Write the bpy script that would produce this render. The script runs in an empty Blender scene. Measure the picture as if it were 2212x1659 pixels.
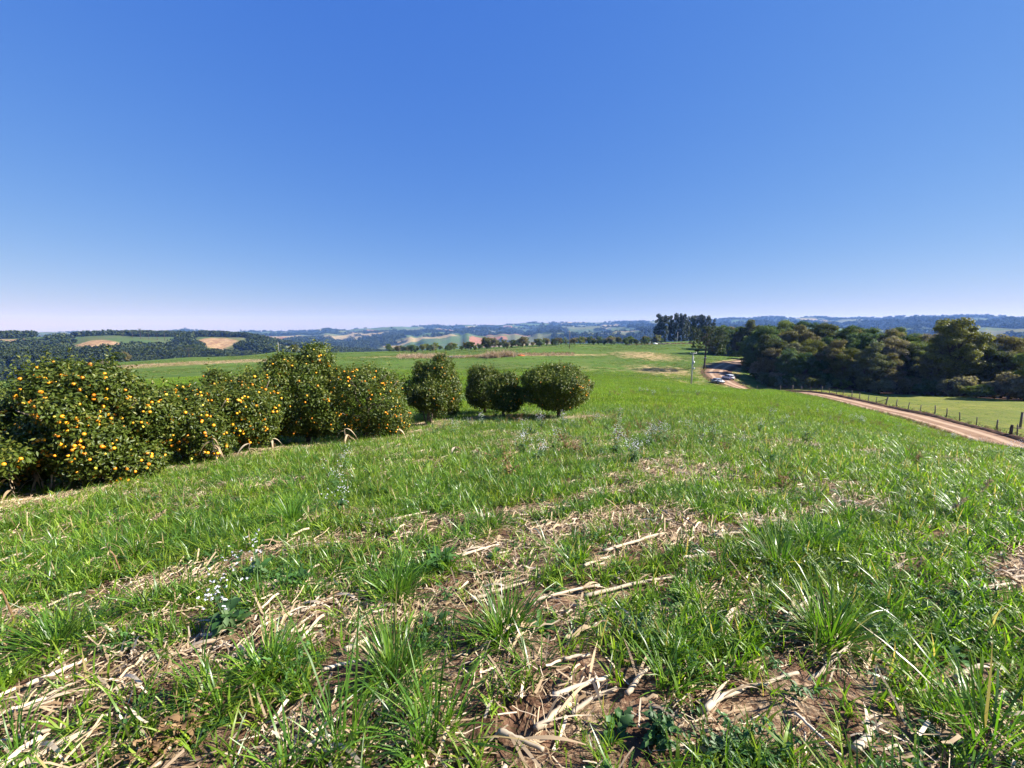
import bpy, math, random
import numpy as np
from mathutils import Vector, Matrix

# ------------------------------------------------------------------ camera, sky, sun, exposure
PI = math.pi
scene = bpy.context.scene
C = scene.collection
FPX, CX, CY, VH, EYE = 900.0, 1106.0, 829.5, 700.0, 1.65      # focal length in units of a 2212 px wide frame
PITCH = math.atan((CY - VH) / FPX)
cam = bpy.data.cameras.new('camera'); camo = bpy.data.objects.new('camera', cam); C.objects.link(camo)
cam.sensor_width = 36.0; cam.lens = 36.0 * FPX / 2212.0
cam.clip_start = 0.05; cam.clip_end = 40000
camo.location = (0, 0, EYE); camo.rotation_euler = (PI / 2 - PITCH, 0, 0)
scene.camera = camo
SUN_AZ, SUN_EL = math.radians(92), math.radians(36)            # azimuth clockwise from +Y (straight ahead)
sdir = Vector((math.sin(SUN_AZ) * math.cos(SUN_EL), math.cos(SUN_AZ) * math.cos(SUN_EL), math.sin(SUN_EL)))
world = bpy.data.worlds.new('World'); scene.world = world; world.use_nodes = True
wn = world.node_tree.nodes; wl = world.node_tree.links
sky = wn.new('ShaderNodeTexSky'); sky.sky_type = 'NISHITA'; sky.sun_disc = False
sky.sun_elevation = SUN_EL; sky.sun_rotation = SUN_AZ
sky.altitude = 600; sky.air_density = 1.0; sky.dust_density = 0.0; sky.ozone_density = 2.5
bg = wn['Background']; bg.inputs['Strength'].default_value = 0.094
# the phone's tone curve (one power and gain per channel), the same over the whole sky
sepc = wn.new('ShaderNodeSeparateColor'); comc = wn.new('ShaderNodeCombineColor'); wl.new(sky.outputs[0], sepc.inputs[0])
for _k, (_p, _g) in enumerate([(.95, .3), (.62, .606), (.2, 2.1)]):
    _a = wn.new('ShaderNodeMath'); _a.operation = 'POWER'; _a.inputs[1].default_value = _p; _b = wn.new('ShaderNodeMath'); _b.operation = 'MULTIPLY'; _b.inputs[1].default_value = _g
    wl.new(sepc.outputs[_k], _a.inputs[0]); wl.new(_a.outputs[0], _b.inputs[0]); wl.new(_b.outputs[0], comc.inputs[_k])
wl.new(comc.outputs[0], bg.inputs['Color'])
sun = bpy.data.lights.new('sun', 'SUN'); suno = bpy.data.objects.new('sun', sun); C.objects.link(suno)
sun.energy = 5.0; sun.angle = math.radians(0.53); sun.color = (1.0, 0.95, 0.86)
suno.rotation_euler = sdir.to_track_quat('Z', 'Y').to_euler()
scene.view_settings.view_transform = 'Standard'; scene.view_settings.look = 'None'
scene.view_settings.exposure = 1.5; scene.view_settings.gamma = 1.0
scene.view_settings.use_curve_mapping = False
scene.render.engine = 'CYCLES'
scene.cycles.use_denoising = True
scene.cycles.max_bounces = 6; scene.cycles.diffuse_bounces = 3; scene.cycles.glossy_bounces = 2
scene.cycles.transmission_bounces = 4; scene.cycles.volume_bounces = 1
scene.cycles.sample_clamp_indirect = 6.0

rng = np.random.default_rng(7)
random.seed(7)

# ------------------------------------------------------------------ noise
def _h(ix, iy, s):
    n = (ix.astype(np.int64) * 374761393 + iy.astype(np.int64) * 668265263 + s * 974634533) & 0xffffffff
    n = ((n ^ (n >> 13)) * 1274126177) & 0xffffffff
    return ((n ^ (n >> 16)) & 0xffff) / 65535.0
def vnoise(x, y, s=0):
    ix = np.floor(x); iy = np.floor(y); fx = x - ix; fy = y - iy
    fx = fx * fx * (3 - 2 * fx); fy = fy * fy * (3 - 2 * fy)
    a = _h(ix, iy, s); b = _h(ix + 1, iy, s); c = _h(ix, iy + 1, s); d = _h(ix + 1, iy + 1, s)
    return (a * (1 - fx) + b * fx) * (1 - fy) + (c * (1 - fx) + d * fx) * fy
def fbm(x, y, s=0, o=4):
    t = 0; a = 0.5; n = 0
    for k in range(o):
        t = t + a * vnoise(x * 2 ** k + 17.3 * k, y * 2 ** k - 9.1 * k, s + k); n += a; a *= 0.5
    return t / n
def sstep(a, b, x):
    t = np.clip((x - a) / (b - a), 0, 1); return t * t * (3 - 2 * t)

# ------------------------------------------------------------------ terrain height
cp, sp = math.cos(PITCH), math.sin(PITCH)
def unproj(u, v, d):
    a = (CY - v) / FPX
    return ((u - CX) / FPX * d, d * (cp + a * sp), EYE + d * (-sp + a * cp))
CTRL = [(0, 0, 0.0), (-2, 1, -.12), (2, 1.5, -.12), (0, 3, -.3), (-4, 3, -.62), (4, 3, -.35), (0, -10, .9), (-12, -12, .0), (14, -12, .7), (-25, -25, 0), (30, -25, 1),
        (0, -60, 3), (-70, -40, -5), (70, -40, -3), (-120, -120, -6), (120, -120, -4), (0, -200, 4), (-90, 20, -9), (25, 2, -2.5), (60, 10, -8.5), (110, 0, -13)]
for q in [(0, 1100, 8), (190, 1055, 9.6), (400, 1000, 11.5), (720, 957, 16), (930, 915, 20), (1197, 905, 21), (2212, 1014, 10), (1750, 946, 14), (1380, 970, 10),
          (1400, 880, 25), (1500, 850, 50), (1500, 834, 90), (1493, 832, 115), (1300, 835, 80), (1100, 850, 45), (1050, 835, 90), (900, 825, 100), (600, 845, 60),
          (2240, 985, 42), (2100, 940, 52), (2000, 910, 60), (1900, 885, 72), (1800, 862, 88), (1720, 848, 105), (1640, 856, 115), (1590, 836, 120), (1560, 823, 128), (1545, 805, 142), (1570, 786, 165),
          (1950, 936, 36), (1800, 890, 42), (1700, 868, 52), (1650, 850, 75), (1665, 842, 97), (1600, 844, 100),
          (1900, 855, 105), (2212, 868, 84), (1850, 852, 100), (2050, 858, 96), (2400, 885, 78), (2212, 900, 66),
          (1400, 808, 140), (1300, 800, 150), (1400, 785, 175), (1400, 765, 220), (1240, 745, 320), (1400, 744, 330), (1500, 735, 380), (1550, 765, 230), (1650, 775, 230),
          (1100, 768, 222), (1100, 800, 145), (850, 771, 235), (1000, 757, 330), (150, 812, 150), (300, 797, 190), (240, 783, 300), (405, 771, 350), (600, 759, 350), (520, 795, 170), (700, 800, 150), (760, 764, 290),
          (60, 880, 55), (0, 850, 75)]:
    CTRL.append(unproj(*q))
for a, r, z in [(-75, 450, -48), (-60, 480, -46), (-45, 480, -42), (-30, 480, -34), (-15, 480, -27), (0, 480, -22), (15, 480, -19), (25, 480, -15), (35, 480, -18), (50, 450, -28), (65, 400, -32), (80, 350, -30),
                (100, 300, -20), (-90, 350, -35), (135, 400, -8), (180, 420, 0), (-135, 400, -14), (38, 220, -16), (48, 200, -20), (58, 160, -20)]:
    a = math.radians(a); CTRL.append((r * math.sin(a), r * math.cos(a), z))
CT = np.array(CTRL)
def _tps_fit(P, z, lam=0.4):
    n = len(P); d2 = ((P[:, None] - P[None]) ** 2).sum(-1) + 1e-9
    # biharmonic kernel in a log-compressed space keeps near detail and a calm far field
    K = np.sqrt(d2); A = np.zeros((n + 3, n + 3)); A[:n, :n] = K + lam * np.eye(n) * 0.05
    A[:n, n] = 1; A[:n, n + 1:] = P; A[n, :n] = 1; A[n + 1:, :n] = P.T
    return np.linalg.solve(A, np.concatenate([z, [0, 0, 0]]))
def _warp(x, y):
    r = np.sqrt(x * x + y * y) + 1e-6; k = 12 * np.log1p(r / 12) / r
    return np.stack([x * k, y * k], -1)
_PW = _warp(CT[:, 0], CT[:, 1]); _W = _tps_fit(_PW, CT[:, 2] / (6 + np.hypot(CT[:, 0], CT[:, 1])), 0.2)
def _near(x, y):
    sh = x.shape; x = x.ravel(); y = y.ravel(); out = np.empty(len(x))
    for i in range(0, len(x), 40000):
        xs, ys = x[i:i + 40000], y[i:i + 40000]; P = _warp(xs, ys)
        d = np.sqrt(((P[:, None] - _PW[None]) ** 2).sum(-1) + 1e-9)
        out[i:i + 40000] = (d @ _W[:-3] + _W[-3] + P @ _W[-2:]) * (6 + np.hypot(xs, ys))
    return out.reshape(sh)
K1 = (np.array([-700, -300, 0, 130, 250, 400, 450, 520, 560, 620, 700, 800, 2600]), np.array([722, 720, 718, 716, 713, 716, 717, 719, 724, 738, 752, 762, 764.]))
K3 = (np.array([-900, 0, 460, 600, 700, 800, 850, 900, 980, 1100, 1250, 1300, 1400, 1530, 1700, 1900, 2000, 2212, 2900]),
      np.array([716, 716, 711, 713, 709, 706, 701, 703, 698, 695, 691.5, 693, 691, 686.5, 683.5, 683.5, 681, 680.5, 680.]))
def _hills(x, y):
    r = np.hypot(x, y); az = np.arctan2(x, y); azc = np.clip(az, -1.25, 1.25)
    u = CX + FPX * np.tan(np.clip(azc, -1.2, 1.2)) / cp; dep = r * np.cos(azc) * cp
    z = -95 - 60 * sstep(600, 2500, r) + 0 * r
    def ridge(z, prof, r0, w, off, s, wob, amp=0.):
        rr = r0 * (1 + wob * (fbm(az * 6 + 3, r * 0 + s, s) - .5))
        v = np.interp(u, *prof) + off + amp * (fbm(az * 26, r * 0 + s * 3.7, s + 5, 4) - .5)
        top = EYE + (VH - v) / FPX * rr * np.cos(azc) * cp
        t = (r - rr) / np.where(r < rr, w, w * 1.6)
        return np.maximum(z, -150 + (top + 150) * np.exp(-t * t))
    z = ridge(z, K1, 1150, 420, 13, 11, .25, 5)
    z = ridge(z, K1, 790, 190, 62, 17, .2, 8)
    z = ridge(z, K3, 2700, 700, 28, 23, .3, 22)
    z = ridge(z, K3, 3900, 800, 15, 29, .25, 16)
    z = ridge(z, K3, 5600, 1000, 5, 31, .18, 7)
    k = sstep(500, 900, r)
    z = z + k * (fbm(x / 260, y / 260, 41, 4) - .5) * np.clip(.014 * r, 6, 60)
    z = z - 200 * sstep(6300, 7400, r)
    return z
def gz(x, y):
    x = np.asarray(x, float); y = np.asarray(y, float); x, y = np.broadcast_arrays(x, y)
    r = np.hypot(x, y); k = sstep(400, 760, r)
    rc = np.minimum(r, 480) / np.maximum(r, 1e-6)
    z = _near(x * rc, y * rc) * (1 - k) + (np.where(r > 380, _hills(x, y), 0) * k if r.max() > 399 else 0)
    m = 1 - sstep(20, 60, r)
    z = z + m * ((fbm(x * 1.6, y * 1.6, 3, 3) - .5) * .09 + (fbm(x * 7, y * 7, 4, 2) - .5) * .03) + (fbm(x / 14, y / 14, 6, 2) - .5) * .5 * sstep(15, 60, r)
    return z
def gz1(x, y): return float(gz(np.array([x]), np.array([y]))[0])
def ground_at(u, d):                      # a spot on the ground, by bearing and distance
    x = (u - CX) / FPX * d; y = d
    for _ in range(5):
        z = gz1(x, y); y = (d - (EYE - z) * sp) / cp
    return x, y, gz1(x, y)
def hit(u, v):                            # where a sight line meets the ground
    a = np.array(unproj(u, v, 1.0)) - np.array([0, 0, EYE])
    t = np.geomspace(.8, 400, 900); X = a[0] * t; Y = a[1] * t; Z = EYE + a[2] * t
    i = int(np.argmax(Z < gz(X, Y)))
    return float(X[i]), float(Y[i]), gz1(X[i], Y[i])

# road centre line
ROADQ = [(2700, 30), (2420, 36), (2240, 42), (2100, 52), (2000, 60), (1900, 72), (1800, 88), (1720, 104), (1645, 115), (1588, 121), (1560, 129), (1546, 142), (1556, 155), (1578, 168), (1600, 185), (1640, 215)]
_rp = np.array([ground_at(u, d)[:2] for u, d in ROADQ])
def catmull(P, n):
    P = np.vstack([2 * P[0] - P[1], P, 2 * P[-1] - P[-2]]); out = []
    for i in range(1, len(P) - 2):
        t = np.linspace(0, 1, n, endpoint=False)[:, None]; a, b, c, d = P[i - 1], P[i], P[i + 1], P[i + 2]
        out.append(.5 * (2 * b + (c - a) * t + (2 * a - 5 * b + 4 * c - d) * t ** 2 + (3 * b - 3 * c + d - a) * t ** 3))
    return np.vstack(out + [P[-2][None]])
ROAD = catmull(_rp, 16)
_rt = np.gradient(ROAD, axis=0); _rt /= np.linalg.norm(_rt, axis=1)[:, None]
RN = np.stack([_rt[:, 1], -_rt[:, 0]], 1)            # to the right while walking away from the camera: the forest / fence side
def road_dist(x, y):
    x = np.asarray(x, float); y = np.asarray(y, float); sh = x.shape; x = x.ravel(); y = y.ravel(); o = np.full(len(x), 1e3); sd = np.zeros(len(x))
    idx = np.where((x > 5) & (y > 0) & (y < 260) & (x < 200))[0]
    for i in range(0, len(idx), 20000):
        j = idx[i:i + 20000]; dx = x[j][:, None] - ROAD[None, :, 0]; dy = y[j][:, None] - ROAD[None, :, 1]
        k = np.argmin(dx * dx + dy * dy, 1); a = np.arange(len(j))
        o[j] = np.hypot(dx[a, k], dy[a, k]); sd[j] = np.sign(dx[a, k] * RN[k, 0] + dy[a, k] * RN[k, 1])
    return o.reshape(sh), sd.reshape(sh)

# ------------------------------------------------------------------ mesh helpers
def mesh_np(name, V, F, mats=(), smooth=False, attrs=None, fmat=None):
    """F: list of arrays (n,3) / (n,4)"""
    V = np.asarray(V, np.float32); F = [np.asarray(f, np.int32) for f in (F if isinstance(F, list) else [F]) if len(f)]
    me = bpy.data.meshes.new(name); me.vertices.add(len(V)); me.vertices.foreach_set('co', V.ravel())
    if F:
        nl = sum(f.size for f in F); me.loops.add(nl); me.loops.foreach_set('vertex_index', np.concatenate([f.ravel() for f in F]))
        tot = np.concatenate([np.full(len(f), f.shape[1], np.int32) for f in F]); st = np.concatenate([[0], np.cumsum(tot)[:-1]]).astype(np.int32)
        me.polygons.add(len(tot)); me.polygons.foreach_set('loop_start', st); me.polygons.foreach_set('loop_total', tot)
        if smooth: me.polygons.foreach_set('use_smooth', np.ones(len(tot), bool))
        if fmat is not None: me.polygons.foreach_set('material_index', np.asarray(fmat, np.int32))
    for m in mats: me.materials.append(m)
    for k, (ty, a) in (attrs or {}).items():
        at = me.attributes.new(k, ty, 'POINT'); at.data.foreach_set({'FLOAT': 'value', 'INT': 'value', 'FLOAT_VECTOR': 'vector', 'FLOAT_COLOR': 'color'}[ty], np.asarray(a).ravel())
    me.update(calc_edges=True); me.validate()
    return me
class MB:
    def __init__(s): s.V = []; s.Q = []; s.T = []; s.n = 0; s.R = []
    def add(s, V, Q=None, T=None, r=0.5):
        V = np.asarray(V, float); s.V.append(V); s.R.append(np.broadcast_to(np.asarray(r, float), (len(V),)))
        if Q is not None and len(Q): s.Q.append(np.asarray(Q, int) + s.n)
        if T is not None and len(T): s.T.append(np.asarray(T, int) + s.n)
        s.n += len(V); return s
    def tube(s, P, rad, k=6, r=0.5, cap=True):
        P = np.asarray(P, float); n = len(P); rad = np.broadcast_to(np.asarray(rad, float), (n,)); t = np.gradient(P, axis=0); t /= np.linalg.norm(t, axis=1)[:, None] + 1e-9
        ref = np.array([0, 0, 1.]) if abs(t[:, 2]).mean() < .8 else np.array([1., 0, 0])
        a = np.cross(t, ref); a /= np.linalg.norm(a, axis=1)[:, None] + 1e-9; b = np.cross(t, a)
        th = np.arange(k) * 2 * PI / k
        V = (P[:, None] + rad[:, None, None] * (np.cos(th)[None, :, None] * a[:, None] + np.sin(th)[None, :, None] * b[:, None])).reshape(-1, 3)
        i, j = np.meshgrid(np.arange(n - 1), np.arange(k), indexing='ij'); j2 = (j + 1) % k
        Q = np.stack([i * k + j, i * k + j2, (i + 1) * k + j2, (i + 1) * k + j], -1).reshape(-1, 4); T = []
        if cap:
            V = np.vstack([V, P[0], P[-1]]); jj = np.arange(k); j3 = (jj + 1) % k
            T = np.vstack([np.stack([np.full(k, n * k), j3, jj], 1), np.stack([np.full(k, n * k + 1), (n - 1) * k + jj, (n - 1) * k + j3], 1)])
        return s.add(V, Q, T, r)
    def box(s, c, d, R=None, r=.5, bev=0.0):
        c = np.array(c, float); d = np.array(d, float) / 2
        S = np.array([[x, y, z] for z in (-1, 1) for y in (-1, 1) for x in (-1, 1)], float) * d
        if R is not None: S = S @ np.array(R).T
        return s.add(S + c, [[0, 2, 3, 1], [4, 5, 7, 6], [0, 1, 5, 4], [2, 6, 7, 3], [0, 4, 6, 2], [1, 3, 7, 5]], r=r)
    def cards(s, P, N, L, W, fold=.25, r=None, droop=0.0, up=None):
        """folded leaf shapes: P centre of base, N facing, long axis random in the leaf plane"""
        n = len(P); L = np.broadcast_to(L, (n,))[:, None]; W = np.broadcast_to(W, (n,))[:, None]
        N = N / (np.linalg.norm(N, axis=1)[:, None] + 1e-9)
        t = rng.normal(size=(n, 3)) if up is None else up + rng.normal(size=(n, 3)) * .35
        t[:, 2] -= droop; t -= (t * N).sum(1)[:, None] * N; t /= np.linalg.norm(t, axis=1)[:, None] + 1e-9
        b = np.cross(N, t); m = P + t * L * .45
        V = np.stack([P, m + b * W * .5 + N * W * fold, P + t * L - N * L * .08, m - b * W * .5 + N * W * fold], 1).reshape(-1, 3)
        k = np.arange(n)[:, None] * 4; T = np.vstack([k + [0, 1, 2], k + [0, 2, 3]])
        rr = rng.random(n) if r is None else r
        return s.add(V, None, T, np.repeat(rr, 4))
    def blade(s, base, az, L, W, lean, curl, segs=4, r=.5, twist=0):
        """one grass blade: arching strip"""
        th = lean + curl * np.linspace(0, 1, segs + 1); st = L / segs
        h = np.concatenate([[0], np.cumsum(np.sin(th[:-1]) * st)]); z = np.concatenate([[0], np.cumsum(np.cos(th[:-1]) * st)])
        d = np.array([math.cos(az), math.sin(az), 0]); q = np.array([-math.sin(az), math.cos(az), 0])
        w = W * np.array([.7, 1, .95, .7, .06])[np.linspace(0, 4, segs + 1).astype(int)]
        tw = az * 0 + np.linspace(0, twist, segs + 1)
        cpt = np.array(base)[None] + h[:, None] * d + z[:, None] * np.array([0, 0, 1.])
        sd = np.cos(tw)[:, None] * q + np.sin(tw)[:, None] * np.array([0, 0, 1.])
        V = np.concatenate([cpt - sd * w[:, None] / 2, cpt + sd * w[:, None] / 2]); n = segs + 1
        i = np.arange(segs); return s.add(V, np.stack([i, i + n, i + n + 1, i + 1], 1), None, r)
    def mesh(s, name, mats, smooth=True):
        if not isinstance(mats, (list, tuple)): mats = [mats]
        F = ([np.vstack(s.Q)] if s.Q else []) + ([np.vstack(s.T)] if s.T else [])
        return mesh_np(name, np.vstack(s.V), F, mats, smooth, {'rnd': ('FLOAT', np.concatenate(s.R))})
def link(name, me, parent=None, loc=(0, 0, 0), rz=0, sc=1):
    o = bpy.data.objects.new(name, me); C.objects.link(o); o.parent = parent; o.location = loc; o.rotation_euler = (0, 0, rz) if not isinstance(rz, tuple) else rz
    o.scale = (sc, sc, sc) if not isinstance(sc, tuple) else sc
    return o
def tag(o, label=None, cat=None, group=None, kind=None):
    if label: o['label'] = label
    if cat: o['category'] = cat
    if group: o['group'] = group
    if kind: o['kind'] = kind
    return o
def thing(name, label, cat, loc, rz=0, sc=1, group=None): return tag(link(name, None, None, loc, rz, sc), label, cat, group)

# ------------------------------------------------------------------ materials
def mat(name):
    m = bpy.data.materials.new(name); m.use_nodes = True; nt = m.node_tree; nt.nodes.clear(); return m, nt
class NT:
    def __init__(s, nt): s.nt = nt
    def n(s, ty, ins=None, **kw):
        o = s.nt.nodes.new(ty)
        for k, v in kw.items(): setattr(o, k, v)
        for k, v in (ins or {}).items():
            if hasattr(v, 'is_output') or hasattr(v, 'links'): s.nt.links.new(v, o.inputs[k])
            else: o.inputs[k].default_value = v
        return o
    def mix(s, f, a, b, mode='MIX'):
        o = s.n('ShaderNodeMix', data_type='RGBA', blend_type=mode)
        for k, v in ((0, f), (6, a), (7, b)):
            if hasattr(v, 'links'): s.nt.links.new(v, o.inputs[k])
            else: o.inputs[k].default_value = v if k == 0 else (*v[:3], 1)
        return o.outputs[2]
    def math(s, op, a, b=0.0, c=None, clamp=False):
        o = s.n('ShaderNodeMath', operation=op, use_clamp=clamp)
        for k, v in enumerate([a, b] + ([c] if c is not None else [])):
            if hasattr(v, 'links'): s.nt.links.new(v, o.inputs[k])
            else: o.inputs[k].default_value = v
        return o.outputs[0]
    def noise(s, vec, sc, det=4, rough=.55, dist=0):
        o = s.n('ShaderNodeTexNoise', {'Scale': sc, 'Detail': det, 'Roughness': rough, 'Distortion': dist}); 
        if vec is not None: s.nt.links.new(vec, o.inputs['Vector'])
        return o.outputs[0]
    def ramp(s, f, a, b):
        o = s.n('ShaderNodeMapRange', {0: f, 1: a, 2: b}, clamp=True, interpolation_type='SMOOTHSTEP'); return o.outputs[0]
    def out(s, sh): o = s.n('ShaderNodeOutputMaterial'); s.nt.links.new(sh, o.inputs['Surface']); return o
    def attr(s, name, out='Fac'): return s.n('ShaderNodeAttribute', attribute_name=name).outputs[out]
def leaf_mat(name, cols, trans=.3, rough=.45, spec=.4, objvar=.35, wnoise=0.0, tcol=None, objcols=None, dead=None):
    """cols: dark, mid, light leaf colours, picked by the per-leaf value"""
    m, nt = mat(name); g = NT(nt); r = g.attr('rnd'); oi = g.n('ShaderNodeObjectInfo').outputs['Random']
    c = g.mix(g.ramp(r, .0, .55), cols[0], cols[1]); c = g.mix(g.ramp(r, .6, 1.), c, cols[2])
    if objcols:
        for k, oc in enumerate(objcols):
            lo = k / len(objcols); w = g.ramp(oi, lo, lo + .06); c2 = g.mix(g.ramp(r, 0, 1), [x * .7 for x in oc], [x * 1.3 for x in oc]); c = g.mix(w, c, c2)
    if dead: c = g.mix(g.ramp(r, dead, dead + .02), c, (.4, .3, .14))
    hs = g.n('ShaderNodeHueSaturation', {'Color': c}); f = g.math('MULTIPLY_ADD', oi, objvar, 1 - objvar / 2)
    if wnoise:
        pos = g.n('ShaderNodeNewGeometry').outputs['Position']; wn_ = g.noise(pos, wnoise, 3)
        f = g.math('MULTIPLY', f, g.math('MULTIPLY_ADD', wn_, 1.0, .5))
        nt.links.new(g.math('MULTIPLY_ADD', g.noise(pos, wnoise * 2.3, 2), .06, .47), hs.inputs['Hue'])
    nt.links.new(f, hs.inputs['Value']); c = hs.outputs[0]
    b = g.n('ShaderNodeBsdfPrincipled', {'Base Color': c, 'Roughness': rough, 'Specular IOR Level': spec})
    tc = g.mix(1.0, c, tcol or (1.25, 1.35, .55), 'MULTIPLY')
    t = g.n('ShaderNodeBsdfTranslucent', {'Color': tc}); x = g.n('ShaderNodeMixShader', {0: trans, 1: b.outputs[0], 2: t.outputs[0]}); g.out(x.outputs[0]); return m
def plain(name, col, rough=.6, spec=.4, metal=0, var=.25, scale=8., bump=0.0, col2=None):
    m, nt = mat(name); g = NT(nt); pos = g.n('ShaderNodeTexCoord').outputs['Object']; nz = g.noise(pos, scale, 5)
    c2 = col2 or [max(0, x * (1 - var)) for x in col]; c = g.mix(g.ramp(nz, .35, .65), c2, col)
    b = g.n('ShaderNodeBsdfPrincipled', {'Base Color': c, 'Roughness': rough, 'Specular IOR Level': spec, 'Metallic': metal})
    if bump: nt.links.new(g.n('ShaderNodeBump', {'Strength': 1.0, 'Distance': bump, 'Height': g.noise(pos, scale * 2.5, 4)}).outputs[0], b.inputs['Normal'])
    g.out(b.outputs[0]); return m

M = {}
M['grass'] = leaf_mat('grass_blade', [(.065, .128, .01), (.145, .255, .014), (.29, .37, .04)], .46, .42, .42, .5, .5, None, None, .955)
M['clump'] = leaf_mat('ryegrass_blade', [(.042, .105, .012), (.095, .205, .018), (.2, .31, .035)], .42, .34, .48, .35, 0, None, None, .965)
M['farg'] = leaf_mat('field_grass', [(.08, .145, .01), (.16, .265, .014), (.28, .34, .04)], .42, .55, .2, .45, .12, None, None, .95)
M['midg'] = leaf_mat('mid_grass', [(.04, .085, .009), (.07, .135, .013), (.13, .17, .03)], .35, .6, .15, .6, .06, None, None, .9)
M['dry'] = leaf_mat('dry_straw', [(.2, .13, .07), (.42, .31, .19), (.62, .5, .36)], .15, .7, .2, .4, 0, (1, .9, .7))
M['stalk'] = leaf_mat('corn_stalk', [(.32, .25, .17), (.46, .37, .26), (.58, .48, .36)], .0, .65, .25, .3)
M['weed'] = leaf_mat('weed_leaf', [(.03, .075, .02), (.055, .14, .03), (.1, .2, .05)], .3, .5, .35, .5)
M['bluew'] = leaf_mat('blue_weed', [(.05, .1, .035), (.085, .155, .055), (.15, .22, .09)], .25, .5, .35, .3)
M['brownw'] = leaf_mat('brown_weed', [(.1, .06, .03), (.2, .12, .06), (.3, .2, .1)], .2, .8, .1, .4)
M['petal'] = leaf_mat('white_petal', [(.6, .58, .62), (.75, .73, .76), (.82, .8, .84)], .3, .6, .2, .1, 0, (1, 1, 1))
M['citrus'] = leaf_mat('citrus_leaf', [(.028, .045, .007), (.07, .1, .013), (.2, .2, .04)], .26, .42, .3, .25)
M['bark'] = plain('grey_bark', (.2, .16, .12), .9, .1, 0, .5, 9, .01)
M['dbark'] = plain('dark_bark', (.1, .075, .055), .9, .1, 0, .5, 3, .02)
M['forest'] = leaf_mat('forest_leaf', [(.03, .042, .012), (.08, .098, .028), (.16, .16, .055)], .34, .65, .12, .5, 0, None, [(.07, .1, .022), (.13, .135, .035), (.17, .145, .07), (.058, .1, .03), (.2, .17, .11), (.125, .155, .036), (.075, .11, .042)])
M['yellowf'] = leaf_mat('yellow_leaf', [(.08, .085, .014), (.17, .17, .028), (.3, .27, .045)], .35, .5, .3, .2)
M['hillw'] = leaf_mat('hill_wood', [(.013, .023, .01), (.032, .048, .018), (.07, .085, .032)], .15, .8, .05, .5)
M['pale'] = leaf_mat('silver_leaf', [(.05, .08, .04), (.11, .15, .08), (.22, .27, .17)], .2, .5, .3, .3)
M['euc'] = leaf_mat('eucalyptus_leaf', [(.016, .03, .014), (.035, .055, .025), (.075, .1, .05)], .2, .5, .3, .35)
M['arau'] = leaf_mat('araucaria_needle', [(.02, .036, .013), (.045, .07, .022), (.09, .12, .04)], .2, .5, .3, .25)
M['concrete'] = plain('concrete', (.42, .4, .37), .85, .2, 0, .2, 3)
M['wood'] = plain('weathered_wood', (.22, .18, .14), .9, .1, 0, .45, 6, .006)
M['metal'] = plain('galvanised_steel', (.45, .46, .47), .45, .5, .8, .15, 5)
M['wire'] = plain('fence_wire', (.18, .16, .14), .6, .4, .6, .2, 5)
M['rubber'] = plain('rubber', (.02, .02, .02), .8, .2)
M['glass'] = plain('car_glass', (.02, .025, .03), .08, .6, 0, .1)
M['white'] = plain('white_paint', (.66, .66, .66), .25, .5, 0, .05)
M['silver'] = plain('silver_paint', (.33, .34, .36), .28, .5, .3, .05)
M['lamp'] = plain('lamp_lens', (.7, .7, .7), .15, .6)
M['red'] = plain('tail_lamp', (.4, .02, .02), .2, .6)
M['black'] = plain('black_plastic', (.02, .02, .02), .6, .3)
M['rock'] = plain('pond_rock', (.16, .15, .15), .9, .2, 0, .5, 1.5, .05)
M['orangepile'] = plain('orange_clay', (.5, .14, .05), .9, .1, 0, .4, 2, .05)
def orange_mat():
    m, nt = mat('orange_peel'); g = NT(nt); oi = g.n('ShaderNodeObjectInfo').outputs['Random']; pos = g.n('ShaderNodeTexCoord').outputs['Object']
    c = g.mix(oi, (.66, .2, .008), (.9, .42, .015)); c = g.mix(g.ramp(oi, .88, .93), c, (.62, .48, .05)); nz = g.noise(pos, 260, 2)
    b = g.n('ShaderNodeBsdfPrincipled', {'Base Color': c, 'Roughness': .42, 'Specular IOR Level': .4}); nt.links.new(g.n('ShaderNodeBump', {'Strength': .4, 'Distance': .002, 'Height': nz}).outputs[0], b.inputs['Normal']); g.out(b.outputs[0]); return m
M['orange'] = orange_mat()

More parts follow.
